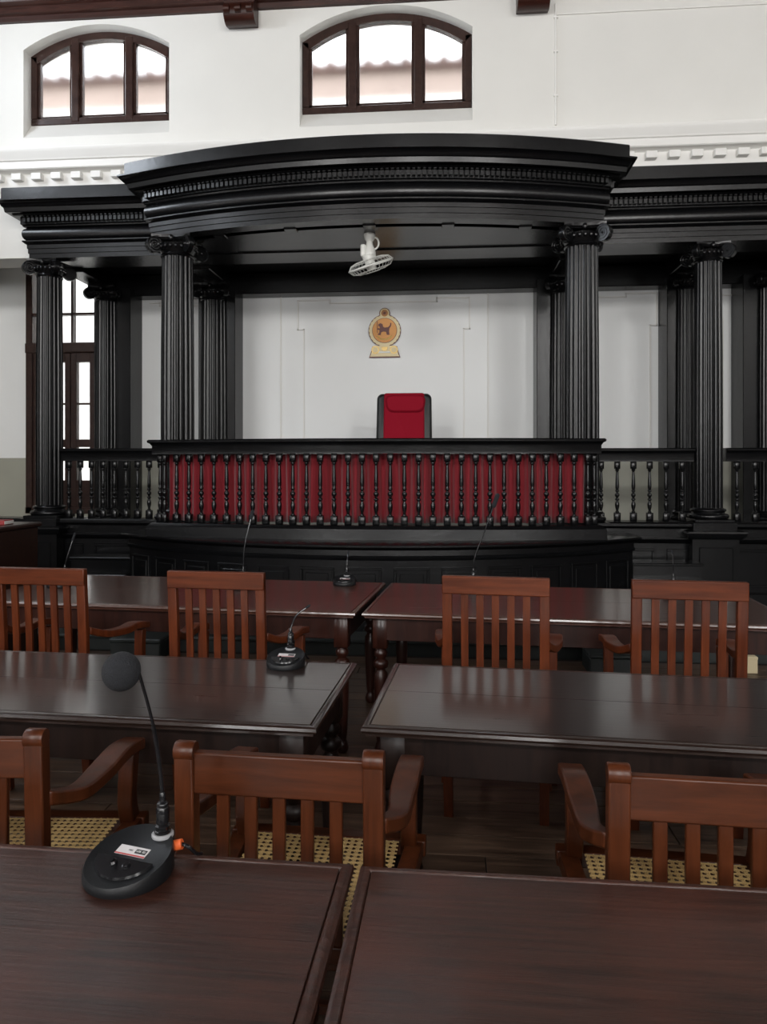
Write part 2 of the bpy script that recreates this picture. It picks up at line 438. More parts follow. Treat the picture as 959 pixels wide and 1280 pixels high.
# dark wooden wainscot added on unseen walls to cut bounce light and grey sheen
wn = struct('trim_9', MB().box(XL, XR, -6.0, -5.94, 0, 1.9).box(XL, XR, -6.0, -5.92, 1.9, 1.97), M['desk'])
wn2 = MB()
ys = [-6.0] + [v for y in LEFT_LOW for v in (y-0.62, y+0.62)] + [7.30]
for i in range(0, len(ys), 2): wn2.box(XL, XL+0.05, ys[i], ys[i+1], 0, 3.6)
for i in range(1, len(ys)-1, 2): wn2.box(XL, XL+0.05, ys[i], ys[i+1], 0, 1.4)
wn2.box(XL, XL+0.09, -6.0, 7.30, 3.77, 3.87)
struct('trim_10', wn2, M['desk'])
struct('trim_11', MB().box(XR-0.05, XR, -6.0, 7.30, 0, 3.6).box(XR-0.09, XR, -6.0, 7.30, 3.6, 3.7), M['desk'])
struct('ceiling', MB().box(XL-0.3, XR+0.3, -6.3, YU+wt, ZT, ZT+0.1), M['ceilwood'])

# tall glazed door-window in the recess
fr = MB(); x0, x1, z0, z1 = W3; ya, yb = YB-0.02, YB+0.10
fr.box(x0, x0+0.09, ya, yb, z0, z1, c=0.008).box(x1-0.09, x1, ya, yb, z0, z1, c=0.008).box(x0, x1, ya, yb, z1-0.09, z1, c=0.008)
fr.box(x0, x1, ya-0.02, yb, 2.98, 3.11, c=0.01).box(x0, x1, ya, yb, z0, z0+0.08)
w3 = struct('window_3', fr, M['frame'])
obj('transom_bar', MB().box(x0+0.09, x1-0.09, ya+0.02, yb-0.02, 3.47, 3.50), M['frame'], w3)
for xm in (-5.14, -4.80): obj('transom_bar', MB().box(xm-0.014, xm+0.014, ya+0.02, yb-0.02, 3.11, z1-0.09), M['frame'], w3)
obj('pane', MB().box(x0+0.08, x1-0.08, ya+0.05, ya+0.055, 3.10, z1-0.08), M['glass'], w3)
xc = (x0+x1)/2+0.09
for (a, b) in ((x0+0.09, xc-0.004), (xc+0.004, x1-0.09)):
    d = MB(); s_ = 0.075
    d.box(a, a+s_, ya+0.02, yb-0.02, z0+0.08, 2.98, c=0.006).box(b-s_, b, ya+0.02, yb-0.02, z0+0.08, 2.98, c=0.006)
    d.box(a+s_, b-s_, ya+0.02, yb-0.02, 2.86, 2.98).box(a+s_, b-s_, ya+0.02, yb-0.02, 1.76, 1.86).box(a+s_, b-s_, ya+0.02, yb-0.02, z0+0.08, 1.33)
    d.box(a+s_, b-s_, ya+0.035, yb-0.03, 2.31, 2.335)
    leaf = obj('door_leaf', d, M['frame'], w3)
    obj('pane', MB().box(a+s_-0.01, b-s_+0.01, ya+0.05, ya+0.055, 1.31, 2.88), M['glass'], leaf)

# thin raised plaster mouldings on the recess wall
def strip(pts, wd=0.018, dp=0.022):
    mb = MB()
    for (a, b) in zip(pts[:-1], pts[1:]):
        x0, x1 = sorted((a[0], b[0])); z0, z1 = sorted((a[1], b[1]))
        mb.box(x0-wd/2, x1+wd/2, YB-dp, YB+0.001, z0-wd/2, z1+wd/2, c=0.003)
    return mb
def notched(xl, xr, nl, nr, zt, mid=True):
    p = [(xl, 1.64), (xl, 3.23)] + ([(xl-nl, 3.23), (xl-nl, zt)] if nl else [(xl, zt)])
    if mid: p += [(xl+0.33, zt), (xl+0.33, zt-0.04), (xr-0.33, zt-0.04), (xr-0.33, zt)]
    p += [(xr+nr, zt), (xr+nr, 3.21), (xr, 3.21), (xr, 1.64)]
    return p
struct('trim_1', strip(notched(-1.755, 0.245, 0.075, 0.07, 3.595)), M['plaster'])
struct('trim_2', strip([(-2.05, 1.64), (-2.05, 3.64)]), M['plaster'])
struct('trim_3', strip([(0.54, 1.64), (0.54, 3.64)]), M['plaster'])
struct('trim_4', strip([(1.70, 3.565), (2.20, 3.565), (2.20, 3.605), (2.56, 3.605), (2.56, 3.215), (2.485, 3.215), (2.485, 1.64)]), M['plaster'])
struct('trim_5', strip([(-3.75, 3.60), (-3.62, 3.60), (-3.62, 3.56), (-3.1, 3.56)]), M['plaster'])
struct('trim_6', strip([(3.0, 3.56), (3.6, 3.56)]), M['plaster'])
struct('trim_7', strip([(3.33, 1.64), (3.33, 3.3)]), M['plaster'])

# white plaster cornice with dentil blocks
prof = [(-0.01, 4.50), (0.03, 4.50), (0.04, 4.53), (0.045, 4.55), (0.045, 4.67), (0.06, 4.68), (0.13, 4.69), (0.14, 4.70), (0.14, 4.77), (0.155, 4.78), (0.16, 4.80), (0.20, 4.85), (0.205, 4.88), (0.17, 4.885), (0.10, 4.90), (0.03, 4.93), (0.02, 4.98), (-0.01, 4.99)]
cor = struct('cornice', MB().sweep([(XL, YU), (XR, YU)], prof), M['plaster'])
den = MB().box(-0.055, 0.055, -0.075, 0.0, -0.035, 0.035, c=0.004).mesh('dentil_block', M['plaster'])
x = XL+0.1
while x < 5.2:
    if x < -2.6 or x > 1.2: link('dentil_block', den, cor, (x, YU-0.04, 4.625))
    x += 0.222
# dark wooden wall plate at the ceiling with brackets under the roof beams
prof = [(-0.01, 6.34), (0.04, 6.34), (0.05, 6.39), (0.09, 6.40), (0.10, 6.46), (0.16, 6.48), (0.19, 6.54), (0.26, 6.60), (0.26, 6.70), (-0.01, 6.70)]
struct('trim_8', MB().sweep([(XL, YU), (XR, YU)], prof), M['ceilwood'])
for i, bx in enumerate((-2.12, 0.90)):
    b = MB().box(bx-0.17, bx+0.17, -5.9, YU-0.02, 6.44, 6.85, c=0.02)
    o = struct('ceiling_beam' if i == 0 else 'ceiling_beam.001', b, M['ceilwood'])
    pr = [(0, 0)]
    c = MB(); n = 12
    poly = [(0.0, 6.46), (0.0, 6.16)] + [(0.11+0.11*math.sin(t), 6.20-0.11*math.cos(t)+0.04) for t in [PI*0.9*i2/n-0.4 for i2 in range(n+1)]] + [(0.26, 6.46)]
    c.prism(poly, -0.16, 0.16, Matrix.Translation((bx, YU, 0)) @ Matrix.Rotation(-PI/2, 4, 'Z'))
    for sx in (-0.12, 0, 0.12):
        c.lathe([(0.045, -0.03), (0.045, 0.03)], 12, Matrix.Translation((bx+sx, YU-0.21, 6.24)) @ Matrix.Rotation(PI/2, 4, 'Y'))
    c.box(bx-0.20, bx+0.20, YU-0.34, YU-0.02, 6.40, 6.46, c=0.015)
    obj('bracket', c, M['ceilwood'], o)
# conduit on the upper wall
mb = MB().tube([(1.14, YU-0.012, 5.0), (1.14, YU-0.012, 6.24)], 0.011, 8)
mb.tube([(1.14, YU-0.010, 6.13), (4.6, YU-0.010, 6.13)], 0.006, 6)
for z in (5.3, 5.75, 6.1): mb.box(1.12, 1.16, YU-0.026, YU, z-0.008, z+0.008)
tag(obj('wall_conduit', mb, M['plaster']), 'thin white conduit running up the upper white wall right of the arched windows', 'conduit')

# the neighbouring house seen through the clerestory
nb = MB().box(-16, 12, 11.5, 12.0, 7.42, 7.85)
fac = tag(bpy.data.objects.new('neighbouring_house', None), 'beige rendered house outside with brown tiled roof edge', 'building'); COL.objects.link(fac)
obj('wall', nb, M['facade'], fac)
obj('overexposed_lower_wall', MB().box(-16, 12, 11.5, 12.0, -1, 7.42), M['plaster'], fac)  # white colour stands in for daylight glare on the lower facade
rt = MB().sweep([(-16, 11.5), (12, 11.5)], [(0.12, 7.84), (0.14, 7.93), (-0.5, 8.1), (-0.5, 7.84)])
for i in range(94):
    rt.tube([(-15.9+i*0.3, 11.36, 7.91), (-15.9+i*0.3, 12.0, 8.08)], 0.09, 6)
obj('roof', rt, M['rooftile'], fac)
struct('ground_outside', MB().box(-30, 30, -25, 30, -0.5, -0.1), M['ground'])

# ------------------------------------------------------------------ columns
def fluted(r, nf=20, depth=0.085):
    def f(a, z):
        t = (a*nf/(2*PI)) % 1.0
        if t < 0.22: return 1.0
        u = (t-0.22)/0.78
        return 1.0 - depth*math.sin(PI*u)**0.7
    return f
def column(name, label, x, y, r, z0, z1, pedestal=None, plinth_slab=None, group=None):
    t = thing(name, label, 'column', (x, y, z0), 0, 'fluted columns of the colonnade')
    H = z1-z0; ch = 0.19*(r/0.15)**0.6; bh = 0.14
    b = MB().box(-r*1.38, r*1.38, -r*1.38, r*1.38, 0, 0.03, c=0.004)
    pr = [(r*1.30, 0.03)] + [(r*1.24+0.024*math.cos(q), 0.055+0.025*math.sin(q)) for q in [-PI/2+PI*i/6 for i in range(7)]]
    pr += [(r*1.16, 0.082), (r*1.12, 0.09), (r*1.13, 0.10)] + [(r*1.12+0.016*math.cos(q), 0.115+0.015*math.sin(q)) for q in [-PI/2+PI*i/5 for i in range(6)]] + [(r*1.04, 0.134), (r*1.02, bh)]
    b.lathe(pr, 32)
    obj('base', b, M['black'], t)
    zs = H-ch
    sh = MB(); pf = [(r, bh), (r*1.0, bh+0.01), (r, bh+0.9), (r*0.985, bh+1.6), (r*0.95, bh+(zs-bh)*0.85), (r*0.93, zs)]
    sh.lathe(pf, 160, None, fluted(r))
    obj('shaft', sh, M['black'], t, smooth=50)
    # capital: necking bead, echinus, abacus, angular volutes
    c = MB(); rt_ = r*0.93
    c.lathe([(rt_, zs-0.002), (rt_*1.05, zs), (rt_*1.09, zs+0.010), (rt_*1.05, zs+0.018), (rt_*1.02, zs+0.03), (rt_*1.28, zs+ch*0.45), (rt_*1.34, zs+ch*0.55), (rt_*1.1, zs+ch*0.62)], 28)
    ab = r*1.42; zt = H
    # abacus with concave sides
    pts = []
    for k in range(4):
        a0 = PI/4+k*PI/2; p0 = Vector((math.cos(a0), math.sin(a0)))*ab*1.18; a1 = a0+PI/2; p1 = Vector((math.cos(a1), math.sin(a1)))*ab*1.18
        for i in range(8):
            q = i/8; p = p0.lerp(p1, q); m = (p0+p1)/2
            p = p - m.normalized()*math.sin(PI*q)*ab*0.16
            pts.append(p)
    n = len(pts); vs = []; fs = []
    for (sc_, z) in ((0.90, zt-ch*0.24), (0.97, zt-ch*0.16), (1.0, zt-ch*0.14), (1.0, zt)):
        vs += [(p.x*sc_, p.y*sc_, z) for p in pts]
    for j in range(3):
        for i in range(n): fs.append((j*n+i, j*n+(i+1) % n, (j+1)*n+(i+1) % n, (j+1)*n+i))
    fs += [list(range(n)), [3*n+i for i in range(n)]]
    c.add(vs, fs)
    for k in range(4):  # rosette in the middle of each side
        mt = Matrix.Rotation(k*PI/2, 4, 'Z')
        c.sphere((0, -ab*0.78, zt-ch*0.20), ch*0.12, 8, 6, (1, 0.7, 1.3), mt)
        for q in range(5): c.sphere((rt_*1.25*math.sin((q-2)*0.28), -rt_*1.25*math.cos((q-2)*0.28), zs+ch*0.42), ch*0.085, 6, 5, (1, 1, 1.4), mt)
    obj('capital', c, M['black'], t, smooth=45)
    vr = ch*0.40
    v = MB()
    v.lathe([(vr*0.96, -0.028), (vr, -0.024), (vr, 0.024), (vr*0.96, 0.028)], 20, Matrix.Rotation(PI/2, 4, 'X'))
    for sy in (-1, 1):
        sp = []
        for i in range(40):
            q = i/39*2.3*2*PI; rr = vr*(0.93-0.80*i/39)
            sp.append((rr*math.cos(q), sy*0.03, rr*math.sin(q)))
        v.tube(sp, 0.0055, 5)
        v.sphere((0, sy*0.03, 0), vr*0.17, 8, 6)
    v.box(-vr*1.5, 0, -0.024, 0.024, vr*0.72, vr*1.0, c=0.004)
    vme = v.mesh('volute', M['black'])
    for k in range(4):
        a = PI/4+k*PI/2; rad = r*1.5
        o = link('volute', vme, t, (math.cos(a)*rad, math.sin(a)*rad, zt-ch*0.16-vr*0.95), (0, 0, a))
    if pedestal:
        (xa, xb, ya, yb, za) = pedestal
        p = MB(); xa -= x; xb -= x; ya -= y; yb -= y; za -= z0
        pp = [(xa, yb), (xa, ya), (xb, ya), (xb, yb)]
        p.box(xa+0.02, xb-0.02, ya+0.02, yb, za, -0.16)
        p.sweep(pp, [(-0.1, -0.16), (0.0, -0.16), (0.03, -0.13), (0.04, -0.10), (0.035, -0.085), (0.0, -0.075), (-0.1, -0.075)])
        p.box(xa+0.03, xb-0.03, ya+0.03, yb, -0.08, 0.0, c=0.004)
        p.sweep([(q[0], q[1]) for q in pp], [(-0.1, za+0.12), (0.0, za+0.10), (0.02, za+0.06), (0.02, za), (-0.1, za)])
        p.box(xa+0.08, xb-0.08, ya+0.008, ya+0.03, za+0.2, -0.24, c=0.008)
        obj('pedestal', p, M['black'], t)
    if plinth_slab:
        (xa, xb, ya, yb, za, zb2) = plinth_slab
        obj('pilaster', MB().box(xa-x, xb-x, ya-y, yb-y, za-z0, zb2-z0, c=0.006), M['black'], t)
    return t
RC = 0.162
column('fluted_column', 'thick black fluted column at the left front corner of the bench canopy', -2.642, YP, RC, 0.955, 3.77)
column('fluted_column', 'thick black fluted column at the right front corner of the bench canopy', 1.302, YP, RC, 0.955, 3.77)
column('fluted_column', 'slim black fluted column on a pedestal at the far left end of the colonnade', -4.258, YW, 0.137, 0.955, 3.72, pedestal=(-4.50, -4.02, 7.20, 7.36, 0.125))
column('fluted_column', 'slim black fluted column in front, right of the bench, between two balustrades', 2.64, YW, 0.137, 0.955, 3.72, pedestal=(2.40, 2.88, 7.24, 7.36, 0.125))
column('fluted_column', 'rear black half column beside the tall left window', -4.165, YR, 0.137, 0.86, 3.72, plinth_slab=(-4.33, -3.86, YR, YB, 0.86, 3.72))
column('fluted_column', 'rear black column and pilaster directly behind the left canopy column', -2.80, YR, RC, 0.86, 3.72, plinth_slab=(-3.00, -2.54, YR, YB, 0.86, 3.72))
column('fluted_column', 'rear black column and pilaster directly behind the right canopy column', 1.40, YR, RC, 0.86, 3.72, plinth_slab=(1.09, 1.60, YR, YB, 0.86, 3.72))
column('fluted_column', 'rear black column and pilaster behind the slim column right of the bench', 2.81, YR, 0.137, 0.86, 3.72, plinth_slab=(2.58, 2.98, YR, YB, 0.86, 3.72))
column('fluted_column', 'rear black column at the right edge of the picture', 3.72, YR, 0.137, 0.86, 3.72, plinth_slab=(3.43, 3.92, YR, YB, 0.86, 3.72))

# ------------------------------------------------------------------ entablatures
def entablature(name, label, path, zb, ko=1.0, origin=(0, 0, 0), kz=0.9):
    t = thing(name, label, 'entablature', origin)
    P = [(p[0]-origin[0], p[1]-origin[1]) for p in path]
    def part(n, prof): return obj(n, MB().sweep(P, [(o if o < 0 else o*ko, (z-zb)*kz+zb-origin[2]) for o, z in prof]), M['black'], t)
    bi = -0.14
    part('architrave', [(bi, zb), (0.0, zb), (0.0, zb+0.052), (0.010, zb+0.055), (0.010, zb+0.108), (0.020, zb+0.111), (0.020, zb+0.155), (0.035, zb+0.162), (0.055, zb+0.178), (0.062, zb+0.182), (0.062, zb+0.196), (bi, zb+0.2)])
    fz = zb+0.2
    part('frieze', [(bi, fz), (0.015, fz)] + [(0.02+0.045*math.sin(q), fz+0.075-0.068*math.cos(q)) for q in [PI*i/12 for i in range(13)]] + [(0.03, fz+0.15), (0.05, fz+0.158), (0.055, fz+0.172), (bi, fz+0.175)])
    dz0 = fz+0.175
    part('bed_moulding', [(bi, dz0), (0.06, dz0), (0.075, dz0+0.008), (0.075, dz0+0.085), (0.13, dz0+0.09), (0.15, dz0+0.105), (bi, dz0+0.11)])
    # dentils
    mb = MB(); pv = [Vector(p) for p in P]; sp = 0.047
    for a, b in zip(pv[:-1], pv[1:]):
        pass
    L = [0]
    for a, b in zip(pv[:-1], pv[1:]): L.append(L[-1]+(b-a).length)
    s0 = 0.03
    while s0 < L[-1]-0.02:
        i = max(j for j in range(len(L)-1) if L[j] <= s0)
        a, b = pv[i], pv[i+1]; d = (b-a).normalized(); q = a+d*(s0-L[i]); nrm = Vector((d.y, -d.x))
        mt = Matrix(((d.x, -nrm.x, 0, q.x), (d.y, -nrm.y, 0, q.y), (0, 0, 1, 0), (0, 0, 0, 1)))
        Z = lambda z: (z-zb)*kz+zb-origin[2]
        mb.box(-0.015, 0.015, -0.118*ko, -0.05, Z(dz0+0.022), Z(dz0+0.072), mat=mt)
        mb.box(-0.012, 0.012, -0.135*ko, -0.05, Z(dz0+0.076), Z(dz0+0.086), mat=mt)
        s0 += sp
    obj('dentil_course', mb, M['black'], t, smooth=0, kind='stuff')
    cz = dz0+0.11
    part('corona', [(bi, cz), (0.20, cz), (0.205, cz+0.004), (0.215, cz+0.05), (0.225, cz+0.055), (bi, cz+0.056)])
    cr = cz+0.056
    part('crown_moulding', [(bi, cr), (0.225, cr), (0.235, cr+0.008), (0.24, cr+0.022), (0.275, cr+0.05), (0.30, cr+0.056), (0.30, cr+0.072), (bi, cr+0.08)])
    bz = cr+0.08
    part('blocking_course', [(bi, bz), (0.235, bz), (0.235, bz+0.13), (0.225, bz+0.14), (bi, bz+0.14)])
    return t, (bz+0.14-zb)*kz+zb
RA = 7.0
PX = -0.70
A = arc(PW-0.01, 6.56, RA)
ya_ = A[0][1]
can, ztop = entablature('bench_canopy', 'curved black canopy cornice with dentils over the red-curtained bench', [(PX-PW+0.01, 7.44), *A, (PX+PW-0.01, 7.44)], 3.77, ko=0.88, origin=(PX, 7.0, 3.77))
# canopy ceiling, soffit recess and beams
def poly_slab(pts, z0, z1, o):
    n = len(pts); vs = [(x-o[0], y-o[1], z0-o[2]) for x, y in pts]+[(x-o[0], y-o[1], z1-o[2]) for x, y in pts]
    return MB().add(vs, [list(range(n)), list(range(n, 2*n))]+[(i, (i+1) % n, n+(i+1) % n, n+i) for i in range(n)])
Ain = arc(PW-0.13, 6.56+0.12, RA-0.12)
O = (PX, 7.0, 3.77)
obj('top_board', poly_slab([*Ain, (PX+PW-0.12, 7.48), (PX-PW+0.12, 7.48)], ztop-0.03, ztop, O), M['black'], can)
Ai2 = arc(PW-0.24, 6.56+0.24, RA-0.24)
obj('ceiling_panel', poly_slab([*Ai2, (PX+PW-0.23, 7.462), (PX-PW+0.23, 7.462)], 3.775, 3.80, O), M['black'], can)
obj('upper_panel', poly_slab([*Ain, (PX+PW-0.1, 7.54), (PX-PW+0.1, 7.54)], 3.845, 3.86, O), M['black'], can)
Am = arc(PW-0.15, 6.56+0.19, RA-0.19, 180)
for k in range(5):
    p = Am[int(180*(0.14+0.18*k))]
    obj('soffit_block', MB().box(-0.06, 0.06, -0.055, 0.06, -0.012, 0.075, c=0.006), M['black'], can, (p[0]-PX, p[1]-7.0, 0))
for sx in (-1, 1):
    m = MB(); xa = PX+sx*1.97
    m.box(xa-0.15-PX, xa+0.15-PX, 6.90-7.0, 7.55-7.0, 0.0, 0.075, c=0.006)
    for k in range(3): m.box(xa-sx*(0.15+0.035*k)-0.018-PX, xa-sx*(0.15+0.035*k)+0.018-PX, 6.98-7.0, 7.50-7.0, 0.012+0.02*k, 0.07, c=0.004)
    obj('side_beam', m, M['black'], can)
entablature('wing_entablature', 'straight black entablature with dentils left of the bench canopy', [(-4.40, 7.49), (-4.40, 7.32), (PX-PW-0.01, 7.32)], 3.72, ko=0.82, origin=(-3.6, 7.35, 3.72))
entablature('wing_entablature', 'straight black entablature with dentils right of the bench canopy', [(PX+PW+0.01, 7.32), (6.6, 7.32)], 3.72, ko=0.82, origin=(3.5, 7.35, 3.72))
# beams inside the recess
bm_ = thing('recess_beams', 'black ceiling beams inside the recess joining front and rear columns', 'beams', (0, 8, 3.7))
def rb(n, x0, x1, y0, y1, z0, z1): obj(n, MB().box(x0, x1, y0-8, y1-8, z0-3.7, z1-3.7, c=0.008), M['black'], bm_)
rb('lintel_casing', -4.39, 6.6, 7.465, YU+wt+0.01, 3.762, 3.779)
rb('fascia_board', -2.88, 1.50, 7.464, YU-0.001, 3.762, 3.92)
rb('wall_beam', -4.45, 6.6, 8.72, YB-0.002, 3.64, 3.90)
for x in (-4.22, -2.74, 1.36, 2.72, 3.85): rb('cross_beam', x-0.12, x+0.12, 7.875, 8.719, 3.721, 3.899)

# ------------------------------------------------------------------ balustrades
bal_prof = [(0.013, 0.0), (0.019, 0.004), (0.019, 0.012), (0.012, 0.018), (0.013, 0.03), (0.020, 0.06), (0.0225, 0.085), (0.021, 0.105), (0.012, 0.125), (0.012, 0.133), (0.021, 0.143), (0.021, 0.153), (0.011, 0.163), (0.013, 0.172), (0.0235, 0.19), (0.0235, 0.205), (0.012, 0.22), (0.012, 0.228), (0.020, 0.238), (0.020, 0.246), (0.013, 0.256), (0.0185, 0.275), (0.019, 0.31), (0.016, 0.38), (0.0125, 0.45), (0.012, 0.462), (0.020, 0.470), (0.020, 0.480), (0.012, 0.487)]
def baluster_mesh(h, wd=1.0, name='baluster'):
    lo, hi = 0.085, 0.075; mid = h-lo-hi
    m = MB().box(-0.030, 0.030, -0.030, 0.030, 0, lo, c=0.005).box(-0.026, 0.026, -0.026, 0.026, h-hi, h, c=0.004)
    m.lathe([(r_*wd, lo-0.001+z*(mid+0.002)/0.487) for r_, z in bal_prof], 12)
    return m.mesh(name, M['black'], 50)
def along(P, spacing, start=0.06):
    pv = [Vector(p) for p in P]; L = [0]
    for a, b in zip(pv[:-1], pv[1:]): L.append(L[-1]+(b-a).length)
    n = max(1, round((L[-1]-2*start)/spacing)); out = []
    for k in range(n+1):
        s0 = start+(L[-1]-2*start)*k/n
        i = max(j for j in range(len(L)-1) if L[j] <= s0+1e-9)
        a, b = pv[i], pv[i+1]; d = (b-a).normalized(); q = a+d*(s0-L[i])
        out.append((q, math.atan2(d.y, d.x)))
    return out
def balustrade(name, label, path, z0, z1, spacing, origin, start=0.06, plinth=0.0, openends=True):
    t = thing(name, label, 'balustrade', origin, 0, 'balustrades' if name != 'bench_balustrade' else None)
    P = [(p[0]-origin[0], p[1]-origin[1]) for p in path]; zr = z1-0.135
    o = origin[2]
    obj('handrail', MB().sweep(P, [(-0.05, zr-o), (0.045, zr-o), (0.045, zr+0.075-o), (0.052, zr+0.085-o), (0.060, zr+0.098-o), (0.080, zr+0.108-o), (0.082, zr+0.125-o), (0.07, zr+0.135-o), (-0.08, zr+0.135-o), (-0.085, zr+0.11-o), (-0.05, zr+0.10-o)]), M['black'], t)
    me = baluster_mesh(zr-z0)
    for q, a in along(P, spacing, start): link('baluster', me, t, (q.x, q.y, z0-o), (0, 0, a))
    if plinth:
        obj('foot_rail', MB().sweep(P, [(-0.08, z0-plinth-o), (0.09, z0-plinth-o), (0.085, z0-0.03-o), (0.07, z0-0.02-o), (0.05, z0-o), (-0.05, z0-o), (-0.08, z0-0.03-o)]), M['black'], t)
    return t
PX = -0.67
AB = arc(2.03, 6.43, 11.0)
bp = [(PX-2.03, 6.735), *AB, (PX+2.03, 6.735)]
balustrade('bench_balustrade', 'curved black turned balustrade in front of the crimson curtain on the bench', bp, 0.975, 1.755, 0.1285, (PX, 6.6, 0.86), plinth=0.125)
balustrade('wing_balustrade', 'black turned balustrade left of the bench, in front of the tall window', [(-4.10, 7.47), (PX-2.16, 7.47)], 0.955, 1.70, 0.134, (-3.45, 7.47, 0.955))
balustrade('wing_balustrade', 'black turned balustrade between the bench and the slim right column', [(PX+2.16, 7.47), (2.49, 7.47)], 0.955, 1.69, 0.168, (1.95, 7.47, 0.955), start=0.10)
balustrade('wing_balustrade', 'black turned balustrade at the far right beyond the slim column', [(2.80, 7.47), (4.8, 7.47)], 0.955, 1.69, 0.168, (3.8, 7.47, 0.955), start=0.12)

# crimson curtain behind the balusters
n = 620; C = arc(1.95, 6.53, 11.0, n); vs = []; fs = []
cpath = [(PX-2.0, 7.2), (PX-2.0, 7.05)]
rows = [0.99, 1.1, 1.3, 1.5, 1.62]
for i, (x, y) in enumerate(C):
    ph = i/n*2*PI*38 + 0.8*math.sin(i*0.045)
    for j, z in enumerate(rows):
        amp = 0.030 - 0.006*j/4
        off = amp*math.sin(ph)+0.006*math.sin(ph*2.1+j*0.3)
        vs.append((x-PX+0.004*math.sin(ph*0.7+j), y-6.53+off, z-0.99))
m = len(rows)
for i in range(n):
    for j in range(m-1): fs.append((i*m+j, (i+1)*m+j, (i+1)*m+j+1, i*m+j+1))
cu = MB().add(vs, fs)
co = obj('curtain', cu, M['curtain'], None, (PX, 6.53, 0.99), smooth=60)
sol = co.modifiers.new('thick', 'SOLIDIFY'); sol.thickness = 0.004
tag(co, 'crimson pleated velvet curtain hanging behind the balusters of the bench', 'curtain')

# ------------------------------------------------------------------ base of the bench
t = thing('bench_dais', 'curved black panelled base of the bench with a projecting ledge', 'dais', (PX, 6.6, 0.125))
RBs = 3.86; B1 = arc(2.42, 6.0, RBs-0.07, 48)
BP = [(PX-2.42, 7.285), *B1, (PX+2.42, 7.285)]
def rel(P, o): return [(p[0]-o[0], p[1]-o[1]) for p in P]
o3 = (PX, 6.6, 0.125)
obj('body', poly_slab(BP, 0.125, 0.70, o3), M['black'], t)
obj('deck', poly_slab(BP, 0.70, 0.848, o3), M['black'], t)
obj('ledge', MB().sweep(rel(BP, o3), [(z0_, z1_-0.125) for z0_, z1_ in [(-0.05, 0.715), (0.008, 0.715), (0.018, 0.725), (0.022, 0.745), (0.012, 0.755), (0.010, 0.80), (0.03, 0.815), (0.06, 0.822), (0.075, 0.832), (0.075, 0.846), (0.06, 0.853), (-0.45, 0.853)]]), M['black'], t)
obj('skirting', MB().sweep(rel(BP, o3), [(-0.03, 0.0), (0.03, 0.0), (0.03, 0.09), (0.015, 0.11), (-0.03, 0.11)]), M['black'], t)
pw, pz0, pz1 = 0.30, 0.30, 0.655
pm = MB()
for (a, b, c_, d) in ((-pw/2, pw/2, pz1-0.022, pz1), (-pw/2, pw/2, pz0, pz0+0.022), (-pw/2, -pw/2+0.022, pz0+0.022, pz1-0.022), (pw/2-0.022, pw/2, pz0+0.022, pz1-0.022)):
    pm.box(a, b, -0.014, 0.008, c_-0.125, d-0.125, c=0.004)
pm.box(-pw/2+0.05, pw/2-0.05, -0.009, 0.008, pz0+0.05-0.125, pz1-0.05-0.125, c=0.005)
pme = pm.mesh('panel', M['black'])
for q, a in along(rel(B1, o3), 0.395, 0.22): link('panel', pme, t, (q.x, q.y, 0), (0, 0, a))
for sx in (-1, 1):
    link('panel', pme, t, (sx*2.42, 0.50, 0), (0, 0, sx*PI/2))
# solid floor of the bench behind the balusters
t2 = arc(1.935, 6.53, 11.0, 20)
obj('bench_floor', poly_slab([*t2, (PX+1.935, 7.29), (PX-1.935, 7.29)], 0.854, 0.955, o3), M['black'], t)

# dark panelled dado under the colonnade on both sides, and short side steps
def wing_dado(label, xa, xb):
    t = thing('panelled_dado', label, 'panelling', ((xa+xb)/2, 7.4, 0.125)); o = ((xa+xb)/2, 7.4, 0.125); P = [(xa-o[0], 0.0), (xb-o[0], 0.0)]
    def pr(L): return [(a, b-0.125) for a, b in L]
    obj('body', MB().box(xa-o[0], xb-o[0], 0.0, 0.18, 0, 0.80), M['black'], t)
    obj('cap_moulding', MB().sweep(P, pr([(-0.18, 0.89), (0.07, 0.89), (0.085, 0.90), (0.10, 0.915), (0.10, 0.94), (0.085, 0.955), (-0.18, 0.955)])), M['black'], t)
    obj('frieze_board', MB().sweep(P, pr([(-0.05, 0.80), (0.03, 0.80), (0.03, 0.89), (-0.05, 0.89)])), M['black'], t)
    obj('ledge', MB().sweep(P, pr([(-0.05, 0.74), (0.02, 0.74), (0.05, 0.76), (0.07, 0.785), (0.07, 0.80), (-0.05, 0.81)])), M['black'], t)
    obj('skirting', MB().sweep(P, pr([(-0.05, 0.125), (0.04, 0.125), (0.04, 0.24), (0.02, 0.26), (-0.05, 0.26)])), M['black'], t)
    x = xa+0.12; k = max(1, int((xb-xa-0.1)/0.62)); wpan = (xb-xa-0.12*(k+1))/k
    m = MB()
    for (a, b, c_, d) in ((0, wpan, 0.66, 0.685), (0, wpan, 0.31, 0.335), (0, 0.025, 0.335, 0.66), (wpan-0.025, wpan, 0.335, 0.66)): m.box(a, b, -0.015, 0.01, c_-0.125, d-0.125, c=0.004)
    me = m.mesh('panel', M['black'])
    for i in range(k): link('panel', me, t, (xa-o[0]+0.12+i*(wpan+0.12), 0, 0))
wing_dado('black panelled dado below the left balustrade', -4.75, PX-2.14)
wing_dado('black panelled dado below the right balustrade', PX+2.14, 6.6)
